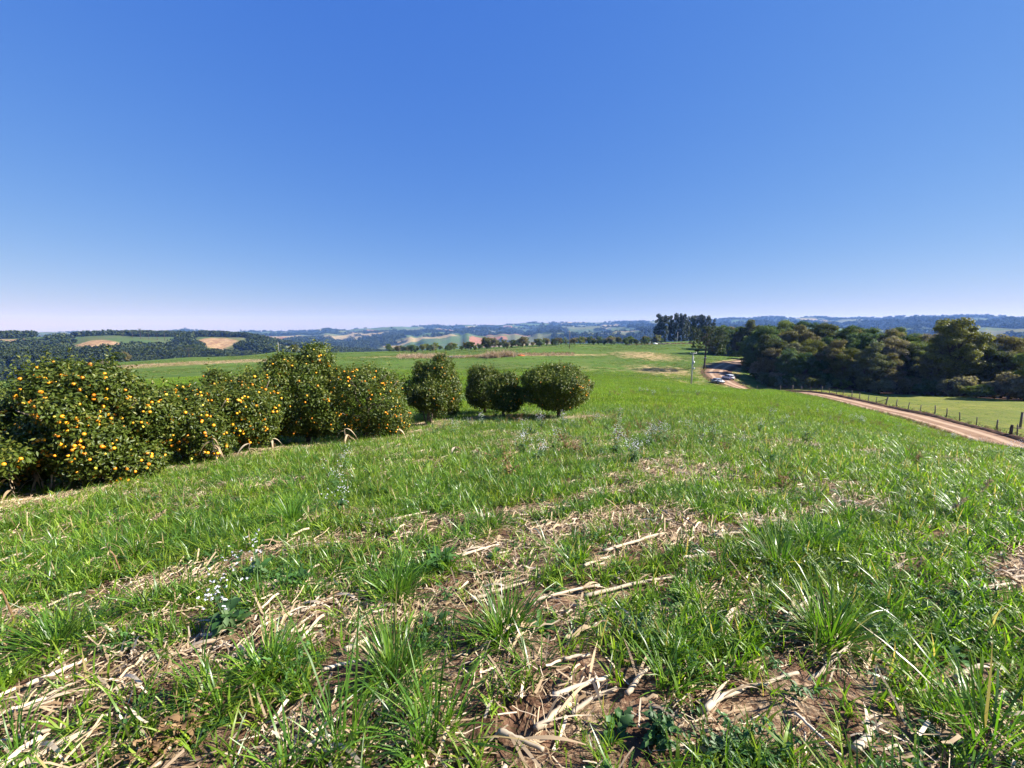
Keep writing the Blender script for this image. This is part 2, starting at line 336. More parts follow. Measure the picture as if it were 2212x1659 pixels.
def ground_mat():
    m, nt = mat('field_ground'); g = NT(nt); pos = g.n('ShaderNodeNewGeometry').outputs['Position']; sep = g.n('ShaderNodeSeparateColor', {0: g.attr('cover', 'Color')})
    near, tan, past = sep.outputs[0], sep.outputs[1], sep.outputs[2]; dark = g.attr('soil')
    # soil and litter under the near grass
    n1 = g.noise(pos, 3.2, 6, .6); n2 = g.noise(pos, 45, 4, .65); n3 = g.noise(pos, 11, 5, .6)
    mp = g.n('ShaderNodeMapping', {'Vector': pos, 'Rotation': (0, 0, -.42), 'Scale': (3., 26., 10.)}); fib = g.noise(mp.outputs[0], 5, 5, .7)
    soil = g.mix(g.ramp(n3, .3, .7), (.05, .026, .016), (.15, .08, .048)); lit = g.mix(g.ramp(fib, .35, .7), (.13, .085, .05), (.42, .31, .2))
    nearc = g.mix(g.ramp(g.math('MULTIPLY_ADD', n1, .6, g.math('MULTIPLY', n2, .45)), .47, .64), soil, lit)
    # mown / grazed green of the wider field
    l1 = g.noise(pos, .035, 5, .6); l2 = g.noise(pos, .3, 5, .65); l3 = g.noise(pos, 2.2, 4, .7)
    mp2 = g.n('ShaderNodeMapping', {'Vector': pos, 'Rotation': (0, 0, -.3), 'Scale': (.06, .9, 1.)}); rows = g.noise(mp2.outputs[0], 1.0, 4, .6)
    gr = g.mix(g.ramp(l1, .35, .65), (.034, .078, .008), (.06, .128, .011)); gr = g.mix(g.ramp(l2, .38, .72), gr, (.085, .13, .02)); gr = g.mix(g.ramp(g.math('MULTIPLY_ADD', l3, .6, g.math('MULTIPLY', l2, .4)), .5, .72), gr, (.15, .135, .045)); gr = g.mix(g.math('MULTIPLY', g.ramp(rows, .45, .65), .55), gr, (.12, .13, .035))
    tanf = g.ramp(g.math('ADD', g.math('MULTIPLY', tan, .92), g.math('MULTIPLY_ADD', rows, .5, g.math('MULTIPLY_ADD', l2, 1.3, -.95))), 0.18, .7)
    gr = g.mix(g.math('MULTIPLY', tanf, .85), gr, g.mix(l3, (.3, .2, .1), (.42, .31, .15)))
    pc = g.mix(g.ramp(l2, .35, .65), (.11, .135, .016), (.2, .2, .03)); pc = g.mix(g.ramp(l3, .48, .66), pc, (.21, .17, .06)); pc = g.mix(g.ramp(l1, .4, .6), pc, g.mix(.5, pc, (.07, .11, .015))); gr = g.mix(past, gr, pc)
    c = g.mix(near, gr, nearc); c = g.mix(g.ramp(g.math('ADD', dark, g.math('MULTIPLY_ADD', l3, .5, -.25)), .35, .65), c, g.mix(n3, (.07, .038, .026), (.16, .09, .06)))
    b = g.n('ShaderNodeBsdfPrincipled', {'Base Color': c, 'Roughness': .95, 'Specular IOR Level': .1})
    hh = g.math('ADD', g.math('MULTIPLY', n2, .012), g.math('MULTIPLY_ADD', n3, .05, g.math('MULTIPLY', l3, .12)))
    nt.links.new(g.n('ShaderNodeBump', {'Strength': .8, 'Distance': 1.0, 'Height': hh}).outputs[0], b.inputs['Normal']); g.out(b.outputs[0]); return m
M['ground'] = ground_mat()
def hill_mat():
    m, nt = mat('hill_cover'); g = NT(nt); pos = g.n('ShaderNodeNewGeometry').outputs['Position']; fo = g.attr('forest'); ba = g.attr('bare')
    wv = g.n('ShaderNodeVectorMath', {0: pos, 1: g.n('ShaderNodeTexNoise', {'Vector': pos, 'Scale': .004, 'Detail': 2.}).outputs[1]}, operation='MULTIPLY_ADD'); wv.inputs[2].default_value = (0, 0, 0)
    dv = g.n('ShaderNodeVectorMath', {0: g.n('ShaderNodeTexNoise', {'Vector': pos, 'Scale': .006, 'Detail': 3.}).outputs[1]}, operation='SCALE'); dv.inputs['Scale'].default_value = 120
    pv = g.n('ShaderNodeVectorMath', {0: pos, 1: dv.outputs[0]}, operation='ADD').outputs[0]
    vo = g.n('ShaderNodeTexVoronoi', {'Vector': pv, 'Scale': .0035}, voronoi_dimensions='2D'); rc = g.n('ShaderNodeSeparateColor', {0: vo.outputs['Color']}).outputs
    n1 = g.noise(pos, .02, 6, .65); n2 = g.noise(pos, .09, 5, .7)
    f = g.mix(g.ramp(rc[0], .25, .35), (.05, .085, .025), (.1, .11, .04)); f = g.mix(g.ramp(rc[0], .5, .56), f, (.26, .2, .1)); f = g.mix(g.ramp(rc[0], .74, .78), f, (.055, .1, .03)); f = g.mix(g.ramp(rc[0], .93, .95), f, (.24, .11, .06))
    f = g.mix(g.ramp(n1, .4, .7), f, g.mix(.5, f, (.12, .1, .05)))
    f = g.mix(g.ramp(g.math('ADD', ba, g.math('MULTIPLY_ADD', n1, .6, -.3)), .35, .6), f, g.mix(g.ramp(n2, .35, .65), (.19, .1, .05), (.34, .24, .13)))
    w = g.mix(g.ramp(n2, .3, .7), (.008, .016, .007), (.03, .045, .018)); k = g.ramp(g.math('ADD', fo, g.math('MULTIPLY_ADD', n1, .5, g.math('MULTIPLY_ADD', n2, .35, -.42))), .44, .52)
    c = g.mix(k, f, w)
    b = g.n('ShaderNodeBsdfPrincipled', {'Base Color': c, 'Roughness': .95, 'Specular IOR Level': .05})
    nt.links.new(g.n('ShaderNodeBump', {'Strength': .7, 'Distance': 1.0, 'Height': g.math('MULTIPLY', g.noise(pos, .05, 5, .7), g.math('MULTIPLY_ADD', k, 14., 2.))}).outputs[0], b.inputs['Normal']); g.out(b.outputs[0]); return m
M['hills'] = hill_mat()
def road_mat():
    m, nt = mat('dirt_road'); g = NT(nt); pos = g.n('ShaderNodeNewGeometry').outputs['Position']; t = g.attr('across')
    n1 = g.noise(pos, .6, 5, .6); n2 = g.noise(pos, 7, 5, .7)
    a = g.math('ABSOLUTE', t); tr = g.ramp(g.math('ABSOLUTE', g.math('ADD', a, -.42)), .22, .05)   # two wheel tracks
    c = g.mix(g.ramp(n1, .3, .7), (.16, .095, .055), (.25, .155, .095)); c = g.mix(g.math('MULTIPLY', tr, .85), c, (.42, .3, .2)); c = g.mix(g.ramp(g.math('ADD', a, g.math('MULTIPLY_ADD', n1, .5, -.25)), .78, .95), c, (.13, .075, .05)); c = g.mix(g.math('MULTIPLY', n2, .35), c, (.2, .12, .08))
    b = g.n('ShaderNodeBsdfPrincipled', {'Base Color': c, 'Roughness': .95, 'Specular IOR Level': .1}); nt.links.new(g.n('ShaderNodeBump', {'Strength': .6, 'Distance': .06, 'Height': n2}).outputs[0], b.inputs['Normal']); g.out(b.outputs[0]); return m
M['road'] = road_mat()
M['bank'] = plain('dark_soil_bank', (.1, .055, .035), .95, .05, 0, .6, 1.2, .08, (.03, .018, .013))
M['water'] = plain('pond_water', (.05, .06, .07), .08, .5)

# ------------------------------------------------------------------ ground and hills
az = np.concatenate([np.arange(-84, 84, .3), np.arange(84, 276, 3.)]) * PI / 180; NA = len(az)
def polar(rs, center=False):
    r, a = np.meshgrid(rs, az, indexing='ij'); X = r * np.sin(a); Y = r * np.cos(a); n = len(rs)
    i, j = np.meshgrid(np.arange(n - 1), np.arange(NA), indexing='ij'); j2 = (j + 1) % NA
    return X, Y, np.stack([i * NA + j, i * NA + j2, (i + 1) * NA + j2, (i + 1) * NA + j], -1).reshape(-1, 4)[:, ::-1]
rs = np.geomspace(.25, 520, 300); X, Y, Q = polar(rs); Z = gz(X, Y); rr = np.hypot(X, Y)
def gauss(u, d, wx, wy, rot=0):
    x0, y0, _ = ground_at(u, d); dx = X - x0; dy = Y - y0; c, s_ = math.cos(rot), math.sin(rot)
    return np.exp(-(((dx * c + dy * s_) / wx) ** 2 + ((-dx * s_ + dy * c) / wy) ** 2))
rd, rside = road_dist(X, Y)
# where the near, weedy corn-stubble field lies: everything on the camera's own hill
near = (1 - sstep(26, 62, rr + 14 * (fbm(X / 9, Y / 9, 51) - .5)))
tan = np.maximum.reduce([gauss(1390, 215, 15, 32), gauss(1210, 225, 50, 6), gauss(960, 238, 60, 11), gauss(380, 215, 62, 20, .2) * 1.1, gauss(1430, 150, 14, 26) * .7, gauss(1490, 118, 22, 9) * .75, gauss(1150, 320, 80, 8) * .6, gauss(1280, 150, 30, 14) * .45])
tan = np.maximum(tan, .62 * np.exp(-((rd - 5.5) / 2.5) ** 2))
_pu = CX + FPX * X / np.maximum(Y, 1e-3) / 1.0
past = ((rside > 0) & (rd < 80) & (Y > 15) & (Y < 125)).astype(float) * sstep(3, 6, rd)
_uu = CX + FPX * X / np.maximum(Y * cp + (EYE - Z) * sp, 1); _dd = Y * cp + (EYE - Z) * sp
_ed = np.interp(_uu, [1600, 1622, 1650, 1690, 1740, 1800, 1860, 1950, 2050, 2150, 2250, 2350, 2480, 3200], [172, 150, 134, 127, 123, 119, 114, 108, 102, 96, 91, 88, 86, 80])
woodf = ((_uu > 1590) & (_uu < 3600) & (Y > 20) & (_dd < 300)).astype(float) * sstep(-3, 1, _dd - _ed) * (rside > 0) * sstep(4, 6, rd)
litter = np.zeros_like(X)
for u, d, wx, wy in [(1205, 20.2, 2.8, 1.5), (1060, 21.5, 2.4, 1.1), (930, 20, 1.9, 1.2), (720, 15, 2.6, 1.1), (520, 12.6, 2.0, .8), (350, 10.5, 1.6, .8), (130, 8.7, 1.5, .9), (0, 7.8, 1.6, .9), (1260, 20, 1.8, 1.), (620, 14, 2, .9)]:
    litter = np.maximum(litter, gauss(u, d, wx, wy, .5))
near = np.maximum(near, litter)
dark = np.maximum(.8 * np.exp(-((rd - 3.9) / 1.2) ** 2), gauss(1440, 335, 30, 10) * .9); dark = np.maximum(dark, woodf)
cover = np.stack([near, tan, past, np.ones_like(X)], -1).reshape(-1, 4)
V = np.stack([X, Y, Z], -1).reshape(-1, 3); V = np.vstack([V, [[0, 0, gz1(0, 0)]]]); cen = len(V) - 1
T = np.stack([np.full(NA, cen), (np.arange(NA) + 1) % NA, np.arange(NA)], 1)
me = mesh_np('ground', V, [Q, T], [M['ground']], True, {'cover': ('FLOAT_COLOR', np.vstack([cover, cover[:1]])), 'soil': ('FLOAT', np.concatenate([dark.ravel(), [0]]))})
tag(link('ground', me), 'rolling green field sloping down from the hilltop', None, None, 'structure')
rs2 = np.concatenate([[518.0], np.geomspace(520, 7500, 165)]); X, Y, Q = polar(rs2); Z = gz(X, Y); Z[0] -= 1.0; rr = np.hypot(X, Y)
def forest_mask(x, y):
    r = np.hypot(x, y); f = fbm(x / 300, y / 300, 61, 4); f = np.where(r < 1600, .45 * f + .55 * fbm(x / 110, y / 110, 63, 3), f); k = 0.55 + (f - .5) * 2.8
    u = CX + FPX * x / np.maximum(y, 1) 
    pl = np.exp(-((r - 700) / 190) ** 2) * (u < 620) * (u > -900)                 # the pine plantation in the near valley on the left
    k = np.maximum(k - .02, pl * 1.0)
    k = k - .1 * np.exp(-((r - 1080) / 150) ** 2) * (u < 800)
    k = k + .28 * sstep(1500, 1750, u) + .1 * (np.exp(-((r - 900) / 160) ** 2)) * (u < 700)
    return k
fo = forest_mask(X, Y)
uu = CX + FPX * X / np.maximum(Y, 1)
bare = np.maximum.reduce([np.exp(-(((uu - a) / w) ** 2 + ((rr - r0) / wr) ** 2)) for a, w, r0, wr in [(60, 120, 980, 60), (210, 60, 1040, 60), (345, 60, 980, 70), (30, 80, 1130, 60), (470, 50, 1090, 70)]])
fo = fo - bare * .9; bare = np.maximum(bare, .3 * np.exp(-((rr - 1080) / 170) ** 2) * (uu < 800))
top = np.exp(-(((uu - 240) / 90) ** 2 + ((rr - 1150) / 50) ** 2)); fo = fo - top * .8
me = mesh_np('hills', np.stack([X, Y, Z], -1).reshape(-1, 3), [Q], [M['hills']], True, {'forest': ('FLOAT', fo), 'bare': ('FLOAT', bare)})
tag(link('hills', me), 'hazy blue hills patched with woods and pasture along the horizon', None, None, 'structure')

# road, soil bank
w = np.array([-3.1, -2.4, -1.7, -1.0, -.3, .3, 1.0, 1.7, 2.4, 3.1]) * 1.12
_wv = 1 + .22 * (fbm(np.arange(len(ROAD)) * .45, np.zeros(len(ROAD)), 121, 3) - .5) + .1 * (fbm(np.arange(len(ROAD)) * 1.7, np.ones(len(ROAD)), 122, 2) - .5)
P = ROAD[:, None, :] + RN[:, None, :] * (w[None, :] * _wv[:, None])[..., None]; zz = gz(P[..., 0], P[..., 1])
_prof = np.array([-.02, .07, .06, .03, .09, .09, .03, .06, .07, -.02])
zz = (zz * .35 + zz.mean(1)[:, None] * .65) + _prof; zz = np.maximum(zz, gz(P[..., 0], P[..., 1]) + .04)
n, k = P.shape[:2]; i, j = np.meshgrid(np.arange(n - 1), np.arange(k - 1), indexing='ij'); Q = np.stack([i * k + j, i * k + j + 1, (i + 1) * k + j + 1, (i + 1) * k + j], -1).reshape(-1, 4)
me = mesh_np('road', np.concatenate([P, zz[..., None]], -1).reshape(-1, 3), [Q], [M['road']], True, {'across': ('FLOAT', np.broadcast_to(w / 3.47, (n, k)))})
tag(link('road', me), 'tan dirt road with two wheel tracks curving down to the forest', None, None, 'structure')
s_ = slice(0, 150)
wb = np.array([3.0, 3.25, 3.6, 4.1, 4.7, 5.4]); hb = np.array([-.1, .18, .42, .5, .38, -.1])
R_, N_ = ROAD[s_], RN[s_]; P = R_[:, None, :] + N_[:, None, :] * wb[None, :, None]; jit = fbm(P[..., 0] * .8, P[..., 1] * .8, 71, 3)
zz = gz(P[..., 0], P[..., 1]) + hb * (.45 + .9 * jit); n, k = P.shape[:2]; i, j = np.meshgrid(np.arange(n - 1), np.arange(k - 1), indexing='ij'); Q = np.stack([i * k + j, i * k + j + 1, (i + 1) * k + j + 1, (i + 1) * k + j], -1).reshape(-1, 4)
me = mesh_np('road_bank', np.concatenate([P, zz[..., None]], -1).reshape(-1, 3), [Q], [M['bank']], True)
tag(link('road_bank', me), 'dark soil bank between the dirt road and the fence', None, None, 'structure')

# ------------------------------------------------------------------ scatter (for uncountable stuff only)
def source(name, meshes):
    co = bpy.data.collections.new(name)
    for k, me in enumerate(meshes): co.objects.link(bpy.data.objects.new('%s_%03d' % (name, k), me))
    return co
def scatter(name, label, P, rot, scl, idx, coll):
    n = len(P); me = mesh_np(name, P, [], [], False, {'rot': ('FLOAT_VECTOR', rot), 'scl': ('FLOAT', scl), 'idx': ('INT', np.asarray(idx, np.int32))})
    o = tag(link(name, me), label, None, None, 'stuff')
    ng = bpy.data.node_groups.new(name, 'GeometryNodeTree'); ng.interface.new_socket('Geometry', in_out='INPUT', socket_type='NodeSocketGeometry'); ng.interface.new_socket('Geometry', in_out='OUTPUT', socket_type='NodeSocketGeometry')
    N = ng.nodes; L = ng.links; gi = N.new('NodeGroupInput'); go = N.new('NodeGroupOutput'); ip = N.new('GeometryNodeInstanceOnPoints'); ci = N.new('GeometryNodeCollectionInfo')
    ci.inputs['Collection'].default_value = coll; ci.inputs['Separate Children'].default_value = True; ci.inputs['Reset Children'].default_value = True
    def na(a, ty): q = N.new('GeometryNodeInputNamedAttribute'); q.data_type = ty; q.inputs['Name'].default_value = a; return q.outputs['Attribute']
    e = N.new('FunctionNodeEulerToRotation'); L.new(na('rot', 'FLOAT_VECTOR'), e.inputs[0]); L.new(e.outputs[0], ip.inputs['Rotation']); L.new(na('scl', 'FLOAT'), ip.inputs['Scale']); L.new(na('idx', 'INT'), ip.inputs['Instance Index'])
    ip.inputs['Pick Instance'].default_value = True; L.new(gi.outputs[0], ip.inputs['Points']); L.new(ci.outputs[0], ip.inputs['Instance']); L.new(ip.outputs[0], go.inputs[0])
    o.modifiers.new('scatter', 'NODES').node_group = ng; return o
def wedge(r0, r1, dens, a0=-68, a1=68):
    a0, a1 = math.radians(a0), math.radians(a1); n = int(.5 * (a1 - a0) * (r1 * r1 - r0 * r0) * dens)
    r = np.sqrt(rng.random(n) * (r1 * r1 - r0 * r0) + r0 * r0); a = a0 + rng.random(n) * (a1 - a0); return r * np.sin(a), r * np.cos(a)
def rots(n, tilt=.12): return np.stack([rng.normal(0, tilt, n), rng.normal(0, tilt, n), rng.random(n) * 2 * PI], 1)

ST = [((1262, 1300), (1455, 1255), .014, 'long pale stalk in the middle, broad pale end to the right'), ((1151, 1309), (1295, 1277), .011, 'thin stalk running into the left end of the long middle one'), ((1018, 1309), (1141, 1267), .012, 'stalk left of the thin middle one, half hidden by grass'),
      ((1305, 1200), (1432, 1160), .014, 'straight pale stalk above the centre, tilted up to the right'), ((1260, 1231), (1327, 1210), .012, 'short stalk just below the straight one above the centre'), ((1193, 1516), (1316, 1480), .013, 'stalk on the straw heap at bottom centre, upper of two'),
      ((1158, 1596), (1236, 1544), .015, 'thick pale stalk on the straw heap at bottom centre, lower of two'), ((1078, 1600), (1176, 1635), .014, 'brownish stalk at the bottom edge tilted down to the right'), ((744, 1417), (793, 1393), .017, 'short thick pale stump of stalk left of the big grass clump'),
      ((1218, 1435), (1274, 1428), .009, 'thin level stalk right of the central grass clump'), ((1351, 1516), (1397, 1456), .013, 'steeply tilted stalk right of the straw heap'), ((997, 1210), (1078, 1186), .012, 'pale stalk beside the broad-leaved dock plant'), ((843, 1133), (927, 1111), .013, 'farthest pale stalk left of the centre'),
      ((1545, 1165), (1604, 1160), .015, 'short thick level stalk right of centre, farthest back'), ((1475, 1214), (1534, 1207), .015, 'level pale stalk lying in shadow right of the straight one'), ((1555, 1358), (1629, 1319), .017, 'thick ribbed stalk left of the largest grass clump'),
      ((1520, 1554), (1608, 1503), .016, 'split pale stalk on bare soil at lower right'), ((1713, 1558), (1825, 1653), .007, 'long thin grey stick slanting down at the lower right'), ((1839, 1635), (1913, 1596), .016, 'short thick stalk at the bottom edge right of the grey stick'), ((1931, 1242), (1962, 1221), .014, 'short pale stalk right of the largest grass clump'),
      ((2124, 1287), (2187, 1272), .014, 'pale stalk near the right edge'), ((561, 1368), (640, 1335), .011, 'stalk right of the white-flowered weed, nearer end'), ((650, 1333), (737, 1294), .011, 'stalk right of the white-flowered weed, farther end'), ((60, 1495), (190, 1440), .013, 'stalk on the bare strip at lower left'), ((20, 1560), (120, 1530), .012, 'stalk at the lower left corner'),
      ((600, 1200), (700, 1185), .012, 'thin stalk below the small white flowers left of centre'), ((1690, 1345), (1760, 1300), .012, 'stalk half buried under the largest grass clump'), ((1235, 1560), (1330, 1500), .011, 'stalk between the two on the straw heap'), ((700, 1460), (780, 1440), .010, 'thin stalk under the lower left grass clump'), ((2060, 1480), (2130, 1445), .013, 'stalk on the straw tangle at the right')]
STQ = [(np.array(hit(*a)), np.array(hit(*b_))) for a, b_, _r, _l in ST]
def clear_of_stalks(x, y):
    k = np.ones(len(x))
    for A, B in STQ:
        d = (B - A)[:2]; t = np.clip(((x - A[0]) * d[0] + (y - A[1]) * d[1]) / (d @ d), 0, 1); h = np.hypot(x - A[0] - t * d[0] + 0, y - A[1] - t * d[1] + .03); k = np.where(h < .085, np.minimum(k, .1), k)
    return k
# grass sources
def seedling(nb, L, W, spread):
    b = MB()
    for _ in range(nb):
        a = rng.random() * 2 * PI; q = spread * math.sqrt(rng.random())
        b.blade((q * math.cos(a + 2), q * math.sin(a + 2), -.01), a, L * rng.uniform(.5, 1.15), W * rng.uniform(.7, 1.2), rng.uniform(.05, .75), rng.uniform(.2, 1.9), 4, rng.random(), rng.normal(0, .6))
    return b.mesh('seedling', M['grass'])
def clump_mesh(nb, L, W, spread, m='clump', curl=1.9):
    b = MB()
    for _ in range(nb):
        a = rng.random() * 2 * PI; q = spread * math.sqrt(rng.random())
        b.blade((q * math.cos(a), q * math.sin(a), -.02), a + rng.normal(0, .5), L * rng.uniform(.45, 1.15), W * rng.uniform(.6, 1.2), rng.uniform(.08, 1.05), rng.uniform(.2, curl), 4, rng.random() ** 1.2, rng.normal(0, .6))
    return b.mesh('clump', M[m])
def litter_mesh(n, sz):
    b = MB()
    for _ in range(n):
        p = np.array([rng.normal(0, .12), rng.normal(0, .07), rng.uniform(.004, .03)]); a = rng.normal(0, .5) + (PI / 2 if rng.random() < .2 else 0); L = sz * rng.uniform(.3, 1.3); d = np.array([math.cos(a), math.sin(a), rng.normal(0, .12)])
        P_ = p + np.linspace(0, 1, 4)[:, None] * d * L; P_[:, 2] += rng.normal(0, .008, 4); w_ = rng.uniform(.002, .007) if rng.random() < .88 else .009; q = np.array([-d[1], d[0], rng.normal(0, .6)]) * w_
        V_ = np.concatenate([P_ - q / 2, P_ + q / 2]); ii = np.arange(3); b.add(V_, np.stack([ii, ii + 4, ii + 5, ii + 1], 1), None, rng.random() ** 1.4)
    return b.mesh('litter', M['dry'])
def rosette(n, L, W, m='weed', h=.05):
    b = MB(); a = rng.random(n) * 2 * PI; P_ = np.stack([np.cos(a) * .02, np.sin(a) * .02, rng.uniform(0, h, n)], 1); N_ = np.stack([np.cos(a) * -.3, np.sin(a) * -.3, np.ones(n)], 1) + rng.normal(0, .25, (n, 3)); up = np.stack([np.cos(a), np.sin(a), rng.uniform(.1, .8, n)], 1)
    b.cards(P_, N_, L * rng.uniform(.5, 1.2, n), W, .15, None, 0, up); return b.mesh('rosette', M[m])
def broad_leaves(n, L, W, m, h=.1, lobed=.25, rise=(.2, 1.1)):
    """real leaves: six cross-rows, folded along the midrib, wavy lobed margin, drooping tip"""
    b = MB(); t_ = np.linspace(0, 1, 8)
    for _ in range(n):
        a = rng.random() * 2 * PI; l = L * rng.uniform(.5, 1.15); e = rng.uniform(*rise); cu = rng.uniform(.6, 1.8); th = e - cu * t_; st = l / 7
        h_ = np.concatenate([[0], np.cumsum(np.cos(th[:-1]) * st)]); z_ = np.concatenate([[0], np.cumsum(np.sin(th[:-1]) * st)])
        w_ = W * rng.uniform(.7, 1.1) * .5 * (np.sin(PI * t_ ** .85) ** .8) * (1 + lobed * np.where(np.arange(8) % 2, 1, -1)) + .002; d = np.array([math.cos(a), math.sin(a), 0]); q = np.array([-math.sin(a), math.cos(a), 0])
        c = np.array([0, 0, rng.uniform(0, h)]) + d * .01 + h_[:, None] * d + z_[:, None] * np.array([0, 0, 1.]); lift = (w_ * rng.uniform(.1, .5))[:, None] * np.array([0, 0, 1.]); wv = rng.normal(0, W * .05, (8, 1)) * np.array([0, 0, 1.])
        V_ = np.concatenate([c - q * w_[:, None] + lift + wv, c, c + q * w_[:, None] + lift - wv]); i_ = np.arange(7)
        b.add(V_, np.vstack([np.stack([i_, i_ + 8, i_ + 9, i_ + 1], 1), np.stack([i_ + 8, i_ + 16, i_ + 17, i_ + 9], 1)]), None, rng.random())
    return b.mesh('leaves', M[m])
def herb(n, H, L, m='weed', spread=.12):
    """small leafy herb: thin stems set with little leaves"""
    b = MB()
    for _ in range(n):
        a = rng.random() * 2 * PI; h = H * rng.uniform(.5, 1.1); tip = np.array([math.cos(a) * spread * rng.random() * 2, math.sin(a) * spread * rng.random() * 2, h]); t = np.linspace(0, 1, 5)[:, None]; P_ = tip * t; P_[:, :2] *= t ** .6
        b.tube(P_, np.linspace(.003, .001, 5), 3, .3, False); k = int(9 + 8 * rng.random()); tt = rng.uniform(.15, 1, k); C_ = np.stack([np.interp(tt, t[:, 0], P_[:, i_]) for i_ in range(3)], 1); aa = rng.random(k) * 2 * PI
        b.cards(C_, np.stack([np.cos(aa) * .4, np.sin(aa) * .4, np.ones(k)], 1), L * rng.uniform(.5, 1.2, k) * (1.2 - .7 * tt), L * .3, .2, None, 0, np.stack([np.cos(aa), np.sin(aa), np.full(k, .3)], 1))
    return b.mesh('herb', M[m])
rngs = [seedling(7, .15, .0075, .03) for _ in range(5)] + [seedling(11, .2, .008, .05) for _ in range(4)]
g_near = source('grass_source', rngs + [clump_mesh(34, .27, .0065, .05) for _ in range(3)] + [broad_leaves(8, .09, .03, 'weed', .03) for _ in range(2)] + [herb(4, .14, .04) for _ in range(2)])
def bare_rows(x, y):
    c, s2 = math.cos(.42), math.sin(.42); p = x * c + y * s2; q = -x * s2 + y * c
    return .5 + .62 * (fbm(p / 1.8, q / .45, 81, 3) - .5) + .5 * (fbm(x / 3.1, y / 3.1, 83, 2) - .5) + .085 * np.cos(2 * PI * q / .8 + 2.2 * fbm(p / 2.5, q * 0, 84, 2)) - .05 * (1 - sstep(3, 7, np.hypot(x, y)))
def allow(x, y):
    """1 where grass may grow"""
    d_, _ = road_dist(x, y); k = (d_ > 4.4).astype(float)
    for u, d, wx, wy in [(1205, 20.2, 2.6, 1.4), (1060, 21.7, 2.2, 1.0), (930, 20, 1.6, 1.), (720, 15, 2.3, .9), (520, 12.6, 1.8, .7), (350, 10.5, 1.3, .6), (130, 8.7, 1.2, .7), (0, 7.8, 1.3, .7), (620, 14, 1.8, .7)]:
        x0, y0, _ = ground_at(u, d); dx, dy = x - x0, y - y0; c, s2 = math.cos(.5), math.sin(.5); k = k * (1 - .9 * np.exp(-(((dx * c + dy * s2) / wx) ** 2 + ((-dx * s2 + dy * c) / wy) ** 2) * 1.2))
    return k
PT = []
def addpts(x, y, scl, idx, tilt=.12):
    PT.append((np.stack([x, y, gz(x, y)], 1), rots(len(x), tilt), scl, idx))
x, y = wedge(.7, 7, 420); br = bare_rows(x, y); gd = fbm(x / 1.3, y / 1.3, 91, 3)
k = rng.random(len(x)) < allow(x, y) * np.clip(.25 + 4.2 * (br - .37), .12, 1) * np.clip(.5 + 1.6 * (gd - .3), .35, 1) * clear_of_stalks(x, y); x, y = x[k], y[k]; n = len(x)
p_ = rng.random(n); idx = np.where(p_ < .62, rng.integers(0, 5, n), np.where(p_ < .86, rng.integers(5, 9, n), np.where(p_ < .915, rng.integers(9, 12, n), np.where(p_ < .955, rng.integers(12, 14, n), rng.integers(14, 16, n)))))
addpts(x, y, rng.uniform(.65, 1.3, n), idx)
x, y = wedge(7, 27, 100); br = bare_rows(x, y); k = rng.random(len(x)) < allow(x, y) * np.clip(.45 + 3.6 * (br - .36), .22, 1); x, y = x[k], y[k]; n = len(x)
p_ = rng.random(n); idx = np.where(p_ < .3, rng.integers(0, 5, n), np.where(p_ < .84, rng.integers(5, 9, n), np.where(p_ < .9, rng.integers(9, 12, n), rng.integers(12, 16, n))))
addpts(x, y, rng.uniform(.8, 1.5, n), idx)
P, R_, S_, I_ = [np.concatenate(a) for a in zip(*PT)]
scatter('grass', 'short bright green grass and seedling oats across the stubble slope', P, R_, S_, I_, g_near)
# farther sward: wide tufts
def sward(nb, w, h, bw, m='farg'):
    b = MB()
    for _ in range(nb):
        a = rng.random() * 2 * PI; p = rng.uniform(-w, w, 2); b.blade((p[0], p[1], -.03), a, h * rng.uniform(.5, 1.2), bw, rng.uniform(.1, .6), rng.uniform(.3, 1.4), 4, rng.random())
    return b.mesh('sward', M[m])
g_far = source('sward_source', [sward(46, .42, .2, .016) for _ in range(4)])
x, y = wedge(24, 62, 9, -62, 62); x2, y2 = wedge(62, 150, 3.0, -50, 56); x = np.concatenate([x, x2]); y = np.concatenate([y, y2]); d_, sd_ = road_dist(x, y)
k = (rng.random(len(x)) < allow(x, y)) & (d_ > 5) & ((sd_ <= 0) | (d_ > 99)) & (rng.random(len(x)) < 1.25 - sstep(70, 150, np.hypot(x, y) + 50 * (fbm(x / 18, y / 18, 95) - .5))); x, y = x[k], y[k]; n = len(x)
scatter('field_grass', 'green grass sward on the farther slope above the road', np.stack([x, y, gz(x, y)], 1), rots(n), rng.uniform(.75, 1.3, n) * (1 + .5 * sstep(40, 110, np.hypot(x, y))), rng.integers(0, 4, n), g_far)
